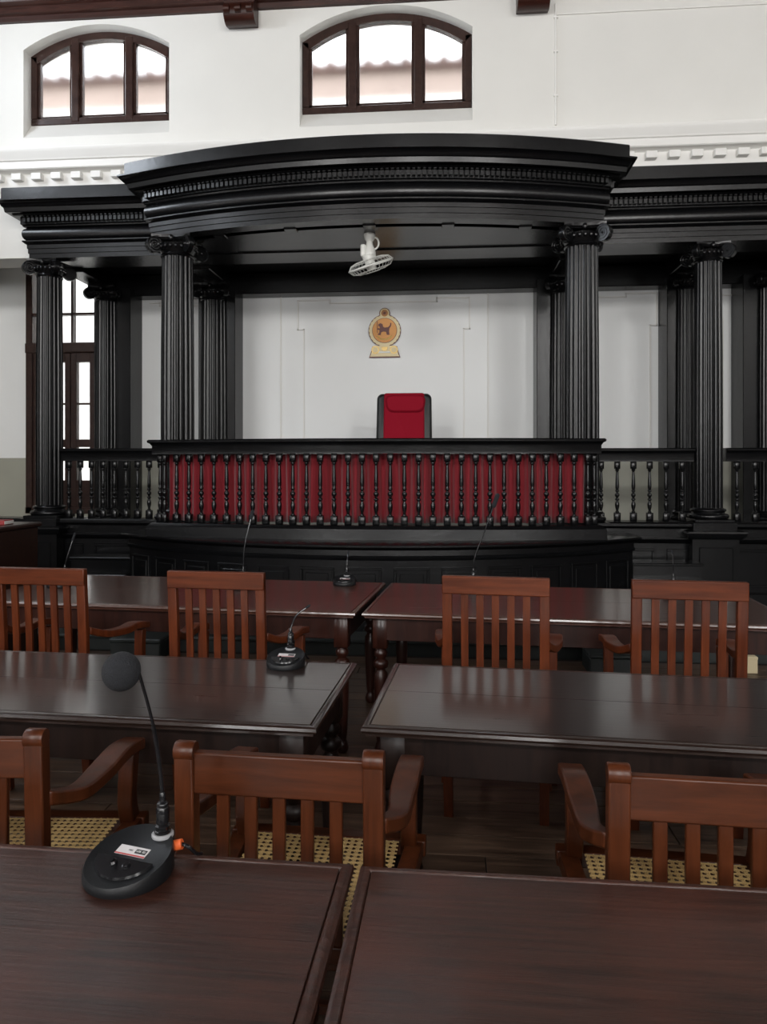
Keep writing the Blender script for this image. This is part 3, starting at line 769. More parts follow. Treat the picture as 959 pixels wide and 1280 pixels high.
for sx, lab in ((-1, 'left'), (1, 'right')):
    t = thing('side_steps', 'dark wooden steps tucked between bench base and dado on the %s' % lab, 'steps', (PX+sx*2.78, 7.0, 0.125))
    for k in range(3):
        obj('tread', MB().box(-0.33, 0.33, -0.35+k*0.17, 0.28, 0.14+k*0.15, 0.165+k*0.15, c=0.006).box(-0.32, 0.32, -0.33+k*0.17, 0.28, (0 if k == 0 else 0.165+(k-1)*0.15), 0.14+k*0.15), M['black'], t)

# ------------------------------------------------------------------ the judge's chair
t = thing('judge_chair', 'crimson high-backed swivel chair with black sides behind the bench', 'chair', (-0.43, 7.75, 0.955), 0)
def pad(w_, h_, d_, r_=0.05, n=6, taper=0.0, mat=None):
    # rounded slab in the xz plane, thickness along y
    pts = []
    for (cx, cz, a0) in ((w_/2-r_, h_-r_, 0), (-w_/2+r_, h_-r_, PI/2), (-w_/2+r_, r_, PI), (w_/2-r_, r_, 1.5*PI)):
        for i in range(n+1): a = a0+PI/2*i/n; pts.append((cx+r_*math.cos(a), cz+r_*math.sin(a)))
    pts = [(x*(1-taper*(z/h_)), z) for x, z in pts]
    m = len(pts); vs = []; fs = []; cz = h_/2
    lay = [(-d_/2, 0.90), (-d_/2+0.012, 0.97), (-d_/2+0.03, 1.0), (d_/2-0.03, 1.0), (d_/2-0.012, 0.97), (d_/2, 0.90)]
    for (y, s_) in lay: vs += [(x*s_, y, cz+(z-cz)*(1-(1-s_)*w_/h_)) for x, z in pts]
    for j in range(len(lay)-1):
        for i in range(m): fs.append((j*m+i, j*m+(i+1) % m, (j+1)*m+(i+1) % m, (j+1)*m+i))
    fs += [list(range(m)), [(len(lay)-1)*m+i for i in range(m)]]
    return MB().add(vs, fs, mat)
tilt = (math.radians(-6), 0, 0)
bk = obj('backrest', pad(0.615, 0.90, 0.10, 0.06, taper=0.04), M['leather'], t, (0, 0.0, 0.445), tilt)
obj('centre_cushion', pad(0.46, 0.90, 0.07, 0.03, taper=0.04), M['redf'], bk, (0.0, -0.035, 0.004))
hr = pad(0.40, 0.19, 0.05, 0.07, taper=-0.12)
obj('headrest', hr, M['redf'], bk, (0.015, -0.072, 0.685))
obj('seat', MB().box(-0.29, 0.29, -0.52, 0.02, 0.38, 0.48, c=0.03), M['redf'], t)
for sx in (-1, 1):
    obj('armrest', MB().box(sx*0.31-0.03, sx*0.31+0.03, -0.40, -0.02, 0.60, 0.64, c=0.012).tube([(sx*0.31, -0.35, 0.61), (sx*0.31, -0.33, 0.42), (sx*0.25, -0.25, 0.40)], 0.016, 8).tube([(sx*0.31, -0.08, 0.61), (sx*0.31, -0.10, 0.42), (sx*0.25, -0.12, 0.40)], 0.016, 8), M['leather'], t)
g = MB().lathe([(0.03, 0.08), (0.03, 0.38)], 12, Matrix.Translation((0, -0.24, 0)))
for k in range(5):
    a = 2*PI*k/5+0.3; g.tube([(0, -0.24, 0.10), (0.28*math.cos(a), -0.24+0.28*math.sin(a), 0.07)], [0.025, 0.016], 8)
    g.sphere((0.28*math.cos(a), -0.24+0.28*math.sin(a), 0.03), 0.03, 10, 6)
obj('swivel_base', g, M['leather'], t)

# ------------------------------------------------------------------ wall emblem
t = thing('wall_emblem', 'gold and orange round state emblem hanging on the white wall above the crimson chair', 'emblem', (-0.735, YB-0.014, 2.864))
def disc(r_, d0, d1, cx, cz, seg=36, wob=0, k=0):
    p = [((r_+wob*math.cos(k*2*PI*i/seg))*math.cos(2*PI*i/seg)+cx, (r_+wob*math.cos(k*2*PI*i/seg))*math.sin(2*PI*i/seg)+cz) for i in range(seg)]
    return MB().prism(p, -d1, -d0)
cz = 0.335
obj('backing', disc(0.203, 0.0, 0.012, 0, cz).prism([(-0.195, 0), (0.195, 0), (0.185, 0.03), (0.165, 0.09), (0.155, 0.14), (-0.155, 0.14), (-0.165, 0.09), (-0.185, 0.03)], -0.012, 0), M['maroon'], t)
for (x, z) in ((0, 0.55),): obj('backing', disc(0.068, 0.0, 0.012, x, z), M['maroon'], t)
obj('petal_ring', disc(0.194, 0.012, 0.018, 0, cz, 96, 0.004, 24), M['gold_l'], t)
obj('rim', disc(0.156, 0.018, 0.022, 0, cz), M['maroon'], t)
obj('field', disc(0.150, 0.022, 0.026, 0, cz), M['gold_o'], t)
lion = [(-0.085, -0.065), (-0.05, -0.065), (-0.045, -0.03), (-0.02, -0.02), (0.02, -0.025), (0.03, -0.065), (0.065, -0.065), (0.06, -0.02), (0.065, 0.02), (0.085, 0.05), (0.09, 0.085), (0.075, 0.095), (0.07, 0.06), (0.045, 0.035), (0.0, 0.03), (-0.02, 0.045), (-0.025, 0.075), (-0.055, 0.09), (-0.08, 0.075), (-0.085, 0.055), (-0.065, 0.045), (-0.06, 0.02), (-0.085, 0.025), (-0.095, 0.01), (-0.065, -0.005), (-0.07, -0.04), (-0.088, -0.05)]
obj('lion', MB().prism([(x*0.95, z*0.95+cz+0.005) for x, z in lion], -0.031, -0.026).prism([(-0.094, cz-0.03), (-0.086, cz-0.03), (-0.088, cz+0.11), (-0.092, cz+0.12), (-0.096, cz+0.11)], -0.031, -0.026), M['maroon'], t)
lf = MB()
for k in range(14):
    a = -PI/2+(k-6.5)*0.13; lf.sphere((0.112*math.cos(a), -0.027, cz+0.112*math.sin(a)), 0.010, 8, 5, (1, 0.4, 1))
obj('leaf_border', lf, M['gold'], t)
obj('wheel', disc(0.058, 0.012, 0.02, 0, 0.55), M['gold_l'], t)
obj('wheel_centre', disc(0.043, 0.02, 0.026, 0, 0.55, 24), M['gold_o'], t)
sp = MB()
for k in range(8): sp.box(-0.002, 0.002, -0.028, -0.026, -0.038, 0.038, mat=Matrix.Translation((0, 0, 0.55)) @ Matrix.Rotation(k*PI/8, 4, 'Y'))
obj('spokes', sp, M['maroon'], t)
obj('pedestal', MB().prism([(-0.185, 0.012), (0.185, 0.012), (0.172, 0.035), (0.156, 0.09), (0.14, 0.145), (-0.14, 0.145), (-0.156, 0.09), (-0.172, 0.035)], -0.020, -0.012), M['gold_l'], t)
for sx in (-1, 1):
    obj('roundel', disc(0.05, 0.02, 0.026, sx*0.115, 0.095, 24), M['gold'], t)
    obj('roundel_ring', disc(0.036, 0.026, 0.029, sx*0.115, 0.095, 24), M['gold_l'], t)
obj('scroll', MB().box(-0.075, 0.075, -0.025, -0.02, 0.055, 0.075, c=0.002), M['whitep'], t)
obj('shield', MB().prism([(-0.04, 0.13), (0.04, 0.13), (0.03, 0.09), (0, 0.08), (-0.03, 0.09)], -0.027, -0.02), M['gold'], t)

# ------------------------------------------------------------------ the fan
t = thing('ceiling_fan', 'white caged oscillating fan hanging from the canopy ceiling', 'fan', (-0.725, 7.0, 3.80))
obj('mount', MB().lathe([(0.055, 0.0), (0.055, -0.02), (0.03, -0.03)][::-1], 20), M['plastic'], t)
obj('housing', MB().lathe([(0.052, -0.02), (0.056, -0.03), (0.050, -0.07), (0.030, -0.10), (0.034, -0.13), (0.048, -0.16), (0.060, -0.20), (0.062, -0.25), (0.052, -0.275), (0.02, -0.28)][::-1], 24), M['whitep'], t)
obj('motor_box', MB().box(-0.085, -0.035, -0.045, 0.045, -0.25, -0.13, c=0.012), M['whitep'], t)
obj('pull_loop', MB().tube([(0.045+0.045*math.sin(a), 0, -0.115+0.058*math.cos(a)) for a in [PI*i/14 for i in range(15)]], 0.009, 8), M['whitep'], t)
hd = bpy.data.objects.new('fan_head', None); COL.objects.link(hd); hd.parent = t; hd.location = (0.015, -0.02, -0.335); hd.rotation_euler = (math.radians(16), math.radians(-17), 0)
def ring(r_, z, tr): return MB().tube([(r_*math.cos(2*PI*i/40), r_*math.sin(2*PI*i/40), z) for i in range(40)], tr, 6, closed=True)
gd = ring(0.222, 0.0, 0.009); 
for (r_, z) in ((0.19, -0.045), (0.19, 0.04), (0.13, -0.062), (0.13, 0.055), (0.07, -0.068), (0.07, 0.06)): gd.tube([(r_*math.cos(2*PI*i/32), r_*math.sin(2*PI*i/32), z) for i in range(32)], 0.0022, 5, closed=True)
for k in range(32):
    a = 2*PI*k/32; cc, ss = math.cos(a), math.sin(a)
    for sg in (-1, 1):
        gd.tube([(q*cc, q*ss, sg*z) for q, z in ((0.045, 0.066), (0.13, 0.060), (0.19, 0.044), (0.215, 0.015), (0.222, 0.0))], 0.0017, 4)
obj('guard', gd, M['whitep'], hd)
bl = MB()
for k in range(3):
    a = 2*PI*k/3; mt = Matrix.Rotation(a, 4, 'Z'); vs = []
    for i in range(7):
        q = 0.03+0.165*i/6; wd = 0.03+0.05*math.sin(PI*(i/6)*0.8+0.3)
        vs += [(q, -wd, -0.014), (q, 0, 0.0), (q, wd, 0.014)]
    fs = [(3*i+j, 3*i+3+j, 3*i+4+j, 3*i+1+j) for i in range(6) for j in range(2)]
    bl.add(vs, fs, mt)
b = obj('blades', bl, M['whitep'], hd); sm = b.modifiers.new('t', 'SOLIDIFY'); sm.thickness = 0.002
obj('hub', MB().lathe([(0.03, -0.05), (0.045, -0.045), (0.05, -0.02), (0.05, 0.05), (0.06, 0.06), (0.055, 0.10), (0.03, 0.105)], 20), M['whitep'], hd)

# ------------------------------------------------------------------ tables
leg_prof = [(0.022, 0.0), (0.030, 0.01), (0.034, 0.03), (0.026, 0.055), (0.020, 0.065), (0.024, 0.08), (0.028, 0.12), (0.034, 0.25), (0.037, 0.36), (0.036, 0.42), (0.024, 0.435), (0.024, 0.445), (0.037, 0.455), (0.040, 0.47), (0.037, 0.485), (0.024, 0.495), (0.024, 0.503), (0.034, 0.513), (0.036, 0.53), (0.026, 0.545), (0.022, 0.555)]
def table(label, bl_, rz, L, D, mat, seams=2, H=0.75, anchor='l', group=None):
    # anchor: back-left or back-right top corner position given
    c, s_ = math.cos(rz), math.sin(rz)
    lx = L/2 if anchor == 'l' else -L/2; ly = -D/2
    x = bl_[0]+c*lx-s_*ly; y = bl_[1]+s_*lx+c*ly
    t = thing('courtroom_table', label, 'table', (x, y, 0), rz, 'wooden courtroom tables')
    hx, hy = L/2, D/2; lmat = M['tleg_shade'] if mat == M['table2'] else M['tleg']
    loop = [(-hx, hy), (-hx, -hy), (hx, -hy), (hx, hy)]
    e = MB().sweep(loop, [(-0.030, H-0.028), (-0.022, H-0.034), (-0.012, H-0.030), (-0.012, H-0.022), (-0.004, H-0.020), (0.0, H-0.013), (-0.002, H-0.005), (-0.009, H-0.001), (-0.013, H), (-0.020, H), (-0.023, H-0.003)], closed=True)
    obj('edge_moulding', e, mat, t)
    n = seams+1; yy = -hy+0.024; wdt = (D-0.048)/n
    for k in range(n):
        obj('tabletop_plank', MB().box(-hx+0.0245, hx-0.0245, yy+k*wdt+0.0005, yy+(k+1)*wdt-0.0005, H-0.026, H-0.0003*(k % 2)-0.0002, c=0.0015), mat, t)
    obj('sub_top', MB().box(-hx+0.04, hx-0.04, -hy+0.04, hy-0.04, H-0.034, H-0.0265), lmat, t)
    ap = MB(); a0, a1 = H-0.15, H-0.034; ix, iy = hx-0.05, hy-0.05
    ap.box(-ix, ix, -iy, -iy+0.022, a0, a1, c=0.002).box(-ix, ix, iy-0.022, iy, a0, a1, c=0.002).box(-ix, -ix+0.022, -iy+0.02, iy-0.02, a0, a1).box(ix-0.022, ix, -iy+0.02, iy-0.02, a0, a1)
    obj('apron', ap, lmat, t)
    lg = MB().box(-0.038, 0.038, -0.038, 0.038, 0.555, a1, c=0.004).lathe(leg_prof, 16)
    lme = lg.mesh('leg', lmat, 50)
    for sx in (-1, 1):
        for sy in (-1, 1): link('leg', lme, t, (sx*(ix-0.036), sy*(iy-0.036), 0))
    return t
R_ = math.radians
G = None
table('nearest dark brown table on the left, carrying the ball-headed microphone', (-0.168, 1.345), R_(-1.3), 1.9, 0.76, M['table1'], anchor='r', seams=0)
table('nearest dark brown table on the right with a bare reddish top', (-0.157, 1.341), R_(-0.8), 1.9, 0.76, M['table1'], seams=0)
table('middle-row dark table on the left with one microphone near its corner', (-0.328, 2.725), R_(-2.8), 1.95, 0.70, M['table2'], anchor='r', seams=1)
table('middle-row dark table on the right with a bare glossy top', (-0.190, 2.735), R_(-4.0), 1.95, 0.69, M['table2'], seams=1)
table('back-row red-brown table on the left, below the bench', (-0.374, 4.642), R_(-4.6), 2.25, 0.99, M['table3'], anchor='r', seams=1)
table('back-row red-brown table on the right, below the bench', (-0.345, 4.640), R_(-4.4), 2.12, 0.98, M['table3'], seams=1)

# ------------------------------------------------------------------ chairs
def bent(pts, wx, wz):
    # rectangular section swept along yz points: (y, z), centred at x=0
    vs = []; n = len(pts)
    for i in range(n):
        a = Vector(pts[max(0, i-1)]); b = Vector(pts[min(n-1, i+1)]); d = (b-a).normalized(); nn = Vector((-d.y, d.x)); p = Vector(pts[i])
        for (sx, sn) in ((-1, -1), (1, -1), (1, 1), (-1, 1)):
            q = p+nn*sn*wz/2; vs.append((sx*wx/2, q.x, q.y))
    fs = [(i*4+k, i*4+(k+1) % 4, (i+1)*4+(k+1) % 4, (i+1)*4+k) for i in range(n-1) for k in range(4)]
    fs += [(0, 1, 2, 3), ((n-1)*4+3, (n-1)*4+2, (n-1)*4+1, (n-1)*4)]
    return MB().add(vs, fs)
def bev(o, wd=0.003):
    m = o.modifiers.new('edges', 'BEVEL'); m.width = wd; m.segments = 2; m.limit_method = 'ANGLE'; m.angle_limit = R_(40); return o
def interp(P, n):
    # Catmull-Rom through points
    out = []; m = len(P)
    for i in range(m-1):
        p0, p1, p2, p3 = [Vector(P[max(0, min(m-1, j))]) for j in (i-1, i, i+1, i+2)]
        for k in range(n):
            t_ = k/n
            out.append(0.5*((2*p1)+(-p0+p2)*t_+(2*p0-5*p1+4*p2-p3)*t_*t_+(-p0+3*p1-3*p2+p3)*t_**3))
    out.append(Vector(P[-1])); return out
def cane_mesh(wx, wy, holes=21):
    m = MB(); px = wx/holes; s1 = px*0.062; ny = int(wy/px); py = wy/ny
    for i in range(holes):
        for dx in (-0.12, 0.12): x = -wx/2+(i+0.5+dx)*px; m.box(x-s1, x+s1, -wy/2, wy/2, -0.0008, 0.0004)
    for j in range(ny):
        for dy in (-0.12, 0.12): y = -wy/2+(j+0.5+dy)*py; m.box(-wx/2, wx/2, y-s1, y+s1, 0.0004, 0.0014)
    for sg in (-1, 1):
        for k in range(-ny, holes+ny):
            # diagonals clipped to the rectangle
            x0 = -wx/2+(k+0.5)*px; pts = []
            for j in range(2):
                y = -wy/2 if j == 0 else wy/2
                x = x0+(y+wy/2 if sg > 0 else wy/2-y)*px/py*1.0
                pts.append([x, y])
            (xa, y_a), (xb, y_b) = pts
            def clip(x, y, x2, y2):
                if x < -wx/2: tt = (-wx/2-x)/(x2-x) if x2 != x else 2; return (-wx/2, y+(y2-y)*tt, tt)
                if x > wx/2: tt = (wx/2-x)/(x2-x) if x2 != x else 2; return (wx/2, y+(y2-y)*tt, tt)
                return (x, y, 0)
            c0 = clip(xa, y_a, xb, y_b); c1 = clip(xb, y_b, xa, y_a)
            if c0[2]+c1[2] >= 1: continue
            a = Vector((c0[0], c0[1])); b = Vector((c1[0], c1[1])); d = b-a
            if d.length < 0.01: continue
            n_ = Vector((-d.y, d.x)).normalized()*s1*1.2
            z = 0.0018 if sg > 0 else -0.0012
            m.add([(a.x-n_.x, a.y-n_.y, z), (a.x+n_.x, a.y+n_.y, z), (b.x+n_.x, b.y+n_.y, z), (b.x-n_.x, b.y-n_.y, z)], [(0, 1, 2, 3)])
    return m.mesh('cane_webbing', M['cane'], 0, recalc=False)
CANE = cane_mesh(0.40, 0.44)
def arm_parts(t, wd, zr, mat, yfront, ypost, flare=0.055, rear=0.75):
    for sx in (-1, 1):
        P = interp([(sx*(wd/2-0.012), ypost+0.02, rear), (sx*(wd/2+0.012), ypost+0.13, rear-0.038), (sx*(wd/2+flare*0.8), ypost+0.26, rear-0.05), (sx*(wd/2+flare), yfront-0.08, rear-0.045), (sx*(wd/2+flare), yfront+0.035, rear-0.065)], 5)
        vs = []; n = len(P)
        for i, p in enumerate(P):
            q = i/(n-1); hw = 0.016+0.016*min(1, q*1.8); ht = 0.017
            dd = (P[min(n-1, i+1)]-P[max(0, i-1)]).normalized(); nx = Vector((dd.y, -dd.x, 0)).normalized()
            for (a, b) in ((-1, -1), (1, -1), (1, 1), (-1, 1)):
                v = p+nx*a*hw; vs.append((v.x, v.y, v.z+b*ht))
        fs = [(i*4+k, i*4+(k+1) % 4, (i+1)*4+(k+1) % 4, (i+1)*4+k) for i in range(n-1) for k in range(4)]+[(0, 1, 2, 3), ((n-1)*4+3, (n-1)*4+2, (n-1)*4+1, (n-1)*4)]
        bev(obj('armrest', MB().add(vs, fs), mat, t, smooth=40), 0.005)
def chair_a(label, loc, rz):
    W = 0.443; t = thing('cane_armchair', label, 'chair', loc, rz, 'cane-seated armchairs in front')
    dk, xm = M['chair_dk'], M['chair_x']
    for sx in (-1, 1):
        p = bent([(0.055, 0.0), (0.02, 0.25), (0.012, 0.45), (0.006, 0.70), (0.0, 0.885)], 0.042, 0.040)
        o = obj('back_post', p, dk, t, (sx*(W/2-0.021), 0, 0), smooth=40); bev(o, 0.004)
        s_ = MB().lathe([(0.0195, -0.0215), (0.0212, -0.018), (0.0212, 0.018), (0.0195, 0.0215)], 16, Matrix.Translation((0, -0.003, 0.893)) @ Matrix.Rotation(PI/2, 4, 'Y'))
        obj('scroll_top', s_, dk, o)
        fl = interp([(0.50, 0.0), (0.502, 0.2), (0.505, 0.42), (0.47, 0.54), (0.49, 0.67)], 4)
        bev(obj('front_leg', bent([(p_.x, p_.y) for p_ in fl], 0.042, 0.048), dk, t, (sx*(W/2+0.006), 0, 0), smooth=40), 0.004)
    bev(obj('top_rail', MB().box(-W/2+0.035, W/2-0.035, -0.010, 0.014, 0.805, 0.892), xm, t), 0.004)
    bev(obj('lower_rail', MB().box(-W/2+0.035, W/2-0.035, -0.006, 0.016, 0.47, 0.505), xm, t), 0.003)
    sl = MB().box(-0.0135, 0.0135, -0.006, 0.008, 0.50, 0.810, c=0.002).mesh('back_slat', dk)
    for k in range(5): link('back_slat', sl, t, ((k-2)*0.0605, 0.004, 0))
    z = 0.468
    bev(obj('seat_rail', MB().box(-W/2, W/2, 0.02, 0.055, z-0.03, z+0.01), xm, t), 0.003)
    bev(obj('seat_rail', MB().box(-W/2-0.05, W/2+0.05, 0.485, 0.53, z-0.03, z+0.012), xm, t), 0.004)
    for sx in (-1, 1):
        a = Vector((sx*(W/2-0.01), 0.05)); b = Vector((sx*(W/2+0.02), 0.49)); m = MB()
        h = 0.024
        m.add([(a.x-h, a.y, z-0.03), (a.x+h, a.y, z-0.03), (b.x+h, b.y, z-0.03), (b.x-h, b.y, z-0.03), (a.x-h, a.y, z+0.01), (a.x+h, a.y, z+0.01), (b.x+h, b.y, z+0.01), (b.x-h, b.y, z+0.01)], [(0, 1, 2, 3), (4, 5, 6, 7), (0, 1, 5, 4), (1, 2, 6, 5), (2, 3, 7, 6), (3, 0, 4, 7)])
        bev(obj('seat_rail', m, dk, t), 0.003)
        obj('stretcher', MB().box(sx*(W/2+0.012)-0.01, sx*(W/2+0.012)+0.01, 0.05, 0.45, 0.17, 0.20, c=0.003), dk, t)
    obj('stretcher', MB().box(-W/2-0.03, W/2+0.03, 0.24, 0.262, 0.172, 0.198, c=0.003), xm, t)
    link('cane_webbing', CANE, t, (0, 0.270, z+0.008))
    arm_parts(t, W, 0.72, dk, 0.48, 0.0, flare=0.012)
    return t
ca = chair_a('wide cane-seated armchair behind the ball-headed microphone, between two tables', (-0.343, 1.475, 0), R_(-2.6))
dup(ca, (-1.100, 1.512, 0), R_(4.0), 'cane-seated armchair at the left edge, left of the ball-headed microphone')
dup(ca, (0.540, 1.432, 0), R_(-3.2), 'cane-seated armchair at the right edge, tucked between front and middle tables')
def chair_b(label, loc, rz):
    W = 0.44; t = thing('slatted_armchair', label, 'chair', loc, rz, 'tall slatted armchairs')
    m1, mx = M['chair'], M['chairb_x']
    for sx in (-1, 1):
        bev(obj('back_post', bent([(0.07, 0.0), (0.035, 0.25), (0.03, 0.45), (0.018, 0.75), (0.0, 1.022)], 0.040, 0.030), m1, t, (sx*(W/2-0.02), 0, 0), smooth=40), 0.003)
        fl = interp([(0.47, 0.0), (0.47, 0.2), (0.47, 0.40), (0.455, 0.52), (0.46, 0.67)], 3)
        bev(obj('front_leg', bent([(p_.x, p_.y) for p_ in fl], 0.042, 0.044), m1, t, (sx*(W/2+0.03), 0, 0), smooth=40), 0.003)
    bev(obj('top_rail', MB().box(-W/2, W/2, -0.017, 0.014, 0.965, 1.04), mx, t), 0.004)
    bev(obj('lower_rail', MB().box(-W/2+0.035, W/2-0.035, 0.016, 0.04, 0.50, 0.54), mx, t), 0.003)
    for k in range(5):
        obj('back_slat', bent([(0.027, 0.53), (0.017, 0.75), (0.002, 0.97)], 0.030, 0.012), m1, t, ((k-2)*0.0635, 0, 0))
    z = 0.45
    bev(obj('seat', MB().box(-W/2-0.01, W/2+0.01, 0.04, 0.50, z-0.02, z+0.012), mx, t), 0.006)
    bev(obj('seat_rail', MB().box(-W/2-0.01, W/2+0.01, 0.45, 0.475, z-0.08, z-0.02), mx, t), 0.003)
    obj('seat_rail', MB().box(-W/2+0.02, W/2-0.02, 0.045, 0.065, z-0.08, z-0.02, c=0.003), mx, t)
    obj('stretcher', MB().box(-W/2+0.02, W/2-0.02, 0.048, 0.068, 0.20, 0.235, c=0.003), mx, t)
    for sx in (-1, 1): obj('stretcher', MB().box(sx*(W/2)-0.01, sx*(W/2)+0.01, 0.06, 0.46, 0.14, 0.17, c=0.003), m1, t)
    arm_parts(t, W, 0.72, m1, 0.45, 0.02, flare=0.04, rear=0.755)
    return t
cb = chair_b('slatted armchair second from left, right of the ball-headed microphone', (-0.988, 3.06, 0), R_(-4))
dup(cb, (-1.815, 3.105, 0), R_(-3), 'slatted armchair at the left edge of the middle row')
dup(cb, (0.212, 3.01, 0), R_(-6), 'slatted armchair standing right of the gap between the tables')
dup(cb, (0.975, 2.965, 0), R_(-5), 'rightmost slatted armchair of the middle row')

# ------------------------------------------------------------------ microphones
def text(body, size, parent, loc, rot, mat, name='lettering', align='CENTER', extr=0.0002, sx=1.0):
    c = bpy.data.curves.new(name, 'FONT'); c.body = body; c.size = size; c.extrude = extr; c.align_x = align; c.align_y = 'CENTER'
    tmp = bpy.data.objects.new('tmp', c); COL.objects.link(tmp)
    dg = bpy.context.evaluated_depsgraph_get(); me = bpy.data.meshes.new_from_object(tmp.evaluated_get(dg))
    bpy.data.objects.remove(tmp); me.materials.clear(); me.materials.append(mat)
    o = link(name, me, parent, loc, rot); o.scale = (sx, 1, 1); return o
def mic(label, loc, rz, neck, head_r, head_len=0.0, detail=False, rbase=0.072, headdir=None):
    t = thing('desk_microphone', label, 'microphone', loc, rz, 'desk microphones on the tables')
    tl = R_(20)
    R = rbase; n = 40; vs = []; fs = []
    # wedge body: bottom ellipse, tilted top rim
    def rim(sc, z_, lift):
        out = []
        for i in range(n):
            a = 2*PI*i/n; x = R*sc*math.cos(a); y = R*sc*math.sin(a)
            out.append((x, y*1.02, z_+lift*(y/R+1)/2))
        return out
    layers = [rim(0.97, 0.0, 0), rim(1.0, 0.006, 0), rim(1.0, 0.012, 0.034), rim(0.965, 0.017, 0.038), rim(0.93, 0.0165, 0.038), rim(0.90, 0.015, 0.0375)]
    for l in layers: vs += l
    m = len(layers)
    for j in range(m-1):
        for i in range(n): fs.append((j*n+i, j*n+(i+1) % n, (j+1)*n+(i+1) % n, (j+1)*n+i))
    fs += [list(range(n))[::-1], [(m-1)*n+i for i in range(n)]]
    obj('base', MB().add(vs, fs), M['plastic'], t, smooth=45)
    sl = math.atan2(0.0375, 2*R*1.02)*1.0; F = Matrix.Translation((0, 0, 0.0338)) @ Matrix.Rotation(sl, 4, 'X')
    # crescent step on the front of the face
    pts = [(0.78*R*math.cos(a), 0.74*R*math.sin(a)+0.0) for a in [PI*1.06+PI*0.88*i/16 for i in range(17)]]
    mm = MB(); nn = len(pts)
    mm.add([(x, y, 0) for x, y in pts]+[(x*0.97, y*0.96, 0.004) for x, y in pts], [list(range(nn)), list(range(nn, 2*nn))]+[(i, (i+1) % nn, nn+(i+1) % nn, nn+i) for i in range(nn)], F)
    obj('face_step', mm, M['plastic_g'], t)
    def onf(x, y, z=0.004): return (F @ Vector((x, y, z)))
    p = onf(-0.012, -0.026); obj('talk_switch', MB().lathe([(0.007, -0.002), (0.007, 0.004), (0.004, 0.007), (0.004, 0.012)], 12, Matrix.Translation(p) @ Matrix.Rotation(sl+0.2, 4, 'X')), M['plastic_g'], t)
    p = onf(0.015, -0.026); obj('button', MB().lathe([(0.0075, -0.001), (0.0075, 0.002), (0.0055, 0.0025), (0.005, 0.004)], 14, Matrix.Translation(p) @ Matrix.Rotation(sl, 4, 'X')), M['plastic_g'], t)
    lp = Matrix.Translation((0, 0, 0))
    obj('label_plate', MB().box(-0.032, 0.032, 0.0, 0.022, 0, 0.0008, mat=F), M['label'], t)
    obj('label_patch', MB().box(0.006, 0.029, 0.007, 0.017, 0.0008, 0.0012, mat=F), M['ink'], t)
    obj('label_stripe', MB().box(-0.032, 0.032, 0.0, 0.003, 0.0008, 0.0011, mat=F), M['redink'], t)
    if detail:
        obj('label_mark', MB().prism([(-0.025, 0.006), (-0.015, 0.006), (-0.020, 0.015)], -0.0012, -0.0008, F @ Matrix.Rotation(-PI/2, 4, 'X') @ Matrix.Scale(-1, 4, (0, 0, 1)) if False else F @ Matrix.Rotation(PI/2, 4, 'X') @ Matrix.Translation((0, 0, 0))), M['ink'], t)
        p = onf(0.0175, 0.012, 0.0013); text('USB  SD', 0.0055, t, p, (sl, 0, 0), M['whitep'])
        p = onf(-0.004, 0.012, 0.0010); text('MIC', 0.0055, t, p, (sl, 0, 0), M['ink'])
    # rear socket, ring and gooseneck
    n0 = Vector(neck[0])
    obj('socket', MB().box(n0.x-0.021, n0.x+0.026, n0.y-0.02, n0.y+0.014, 0.008, 0.046, c=0.010), M['plastic'], t)
    obj('collar_ring', MB().lathe([(0.019, 0.044), (0.0205, 0.046), (0.0205, 0.050), (0.018, 0.052)], 24, Matrix.Translation((n0.x, n0.y, 0))), M['greyp'], t)
    obj('connector', MB().lathe([(0.0145, 0.050), (0.0155, 0.053), (0.0155, 0.056), (0.0135, 0.058), (0.0135, 0.064), (0.0145, 0.066), (0.0115, 0.069), (0.0125, 0.072), (0.0125, 0.098), (0.0105, 0.101), (0.0115, 0.105), (0.0105, 0.108), (0.0065, 0.111), (0.006, 0.125), (0.004, 0.128)], 20, Matrix.Translation((n0.x, n0.y, 0))), M['plastic_g'], t)
    P = interp([(n0.x, n0.y, 0.12)]+[tuple(q) for q in neck[1:]], 8)
    obj('gooseneck', MB().tube(P, [0.0042 if i < len(P)*0.62 else 0.0030 for i in range(len(P))] if detail else 0.0036, 8), M['plastic_g'], t)
    e = P[-1]; d = (P[-1]-P[-2]).normalized()
    if head_len:
        mt = Matrix.Translation(e) @ d.to_track_quat('Z', 'Y').to_matrix().to_4x4()
        obj('foam_head', MB().lathe([(head_r*0.6, -0.002), (head_r*0.9, 0.004), (head_r, 0.015), (head_r, head_len-0.012), (head_r*0.8, head_len-0.004), (head_r*0.4, head_len)], 16, mt), M['foam'], t)
    else:
        hc = e+Vector(headdir)
        obj('foam_head', MB().sphere(hc, head_r, 32, 20, (1, 1, 1.03)), M['foam'], t, smooth=60)
    # cable plug at the side of the socket
    obj('cable_plug', MB().tube([(n0.x+0.02, n0.y-0.002, 0.030), (n0.x+0.040, n0.y+0.004, 0.034)], 0.0095, 12), M['orange'] if detail else M['plastic_g'], t, label='orange cable plug' if detail else None)
    obj('cable', MB().tube(interp([(n0.x+0.038, n0.y+0.004, 0.034), (n0.x+0.052, n0.y+0.006, 0.030), (n0.x+0.060, n0.y+0.02, 0.012), (n0.x+0.062, n0.y+0.035, 0.004)], 5), 0.0035, 8), M['plastic_g'], t)
    return t
mic('ball-headed black foam desk microphone on the nearest left table', (-0.572, 1.268, 0.75), R_(-14), [(0.028, 0.062, 0.1), (0.024, 0.060, 0.17), (0.010, 0.055, 0.26), (-0.012, 0.045, 0.352)], 0.0355, 0, True, 0.079, headdir=(-0.0325, -0.010, 0.004))
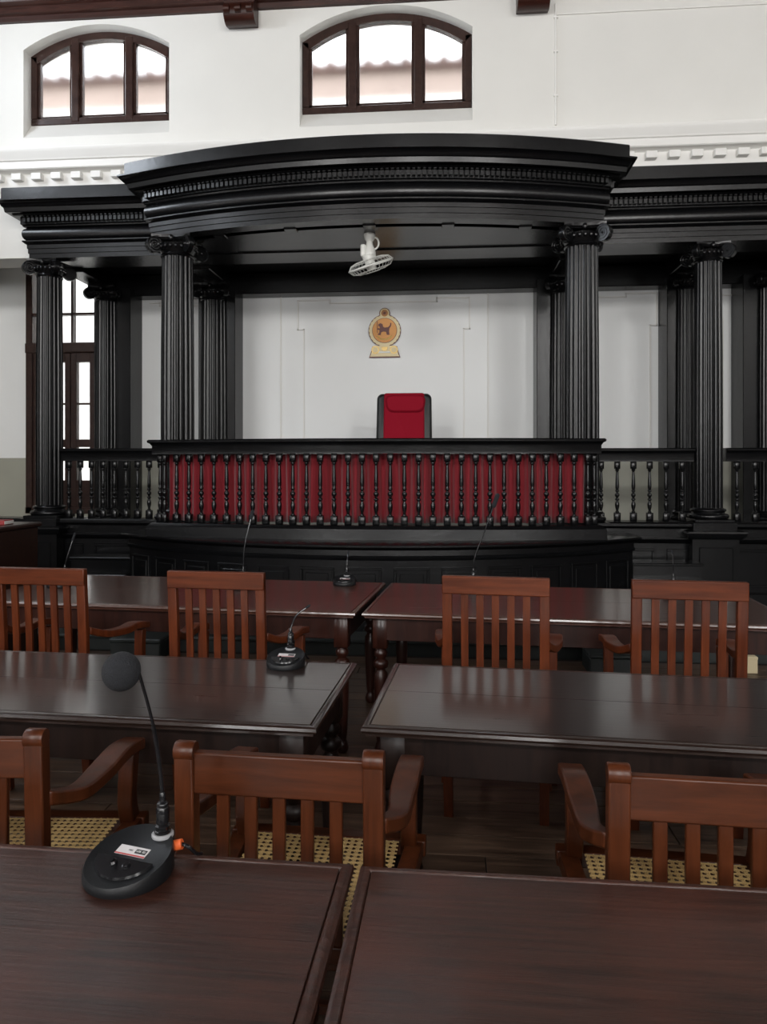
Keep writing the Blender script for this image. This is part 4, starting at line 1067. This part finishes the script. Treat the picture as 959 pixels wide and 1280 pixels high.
mic('black desk microphone near the right corner of the middle left table', (-0.590, 2.655, 0.75), R_(-4), [(0.0, 0.064, 0.1), (0.004, 0.070, 0.14), (0.020, 0.082, 0.175), (0.050, 0.10, 0.198)], 0.005, 0.022)
mic('black desk microphone on the back-left table, right of its slatted chairs', (-0.628, 4.53, 0.75), R_(-4), [(0.002, 0.062, 0.1), (0.004, 0.068, 0.15), (0.003, 0.09, 0.18)], 0.006, 0.03)
mic('black desk microphone with tall thin neck behind the second slatted chair', (-1.245, 4.32, 0.75), R_(-4), [(0.0, 0.062, 0.1), (0.0, 0.066, 0.2), (0.015, 0.08, 0.32), (0.03, 0.11, 0.42)], 0.011, 0.06)
mic('black desk microphone with neck leaning right, behind the third slatted chair', (0.175, 4.36, 0.75), R_(-4), [(0.0, 0.062, 0.1), (0.01, 0.066, 0.2), (0.07, 0.08, 0.36), (0.12, 0.11, 0.50)], 0.014, 0.09)
mic('black desk microphone behind the rightmost slatted chair', (1.325, 4.25, 0.75), R_(-4), [(0.0, 0.062, 0.1), (0.0, 0.066, 0.19), (-0.003, 0.075, 0.24)], 0.006, 0.02)
mic('black desk microphone at the left end behind the leftmost slatted chair', (-2.39, 4.30, 0.75), R_(-4), [(0.0, 0.062, 0.1), (0.01, 0.066, 0.17), (0.035, 0.09, 0.28)], 0.007, 0.05)

# ------------------------------------------------------------------ small things on the floor and at the left
def floor_box(label, x, y, sx, sy, sz, rz=0.0, z=0.0):
    t = thing('equipment_box', label, 'box', (x, y, z), rz)
    obj('body', MB().box(-sx/2, sx/2, -sy/2, sy/2, 0, sz*0.82, c=0.008), M['box'], t)
    obj('lid', MB().box(-sx/2-0.006, sx/2+0.006, -sy/2-0.006, sy/2+0.006, sz*0.82, sz, c=0.008), M['box'], t)
    return t
floor_box('low dark metal box on the floor between the two right slatted chairs', 1.22, 5.40, 0.36, 0.30, 0.16)
floor_box('low dark metal box on the floor under the back-left table', -2.38, 5.52, 0.40, 0.28, 0.17)
cd = MB().box(-0.045, 0.045, -0.03, 0.03, 0, 0.12, c=0.004).box(-0.047, 0.047, -0.032, 0.032, 0.10, 0.122, c=0.004)
tag(obj('card_box', cd, M['cream'], None, (2.22, 5.45, 0)), 'small cream card box on the floor right of the rightmost slatted chair', 'box')
t = thing('side_desk', 'dark brown side desk cut by the left edge of the picture', 'desk', (-3.72, 5.15, 0))
obj('body', MB().box(-0.53, 0.53, -0.28, 0.28, 0, 1.03, c=0.006), M['desk'], t)
obj('top', MB().box(-0.55, 0.555, -0.31, 0.30, 1.03, 1.065, c=0.01), M['desk'], t)
obj('front_frame', MB().box(0.05, 0.47, -0.292, -0.278, 0.90, 0.92).box(0.05, 0.47, -0.292, -0.278, 0.76, 0.775).box(0.455, 0.47, -0.292, -0.278, 0.76, 0.92), M['tleg'], t)
text('WITNESS OIL'[-3:], 0.075, t, (0.36, -0.2935, 0.84), (PI/2, 0, 0), M['cream'])
rb_ = MB().box(-0.10, 0.10, -0.07, 0.07, 0, 0.035, c=0.004)
bk2 = obj('book', rb_, M['redbook'], None, (-3.36, 5.15, 1.065), (0, 0, 0.1)); tag(bk2, 'red bound book lying on the dark side desk at the left edge', 'book')
obj('pages', MB().box(-0.095, 0.103, -0.066, 0.066, 0.006, 0.029), M['whitep'], bk2)
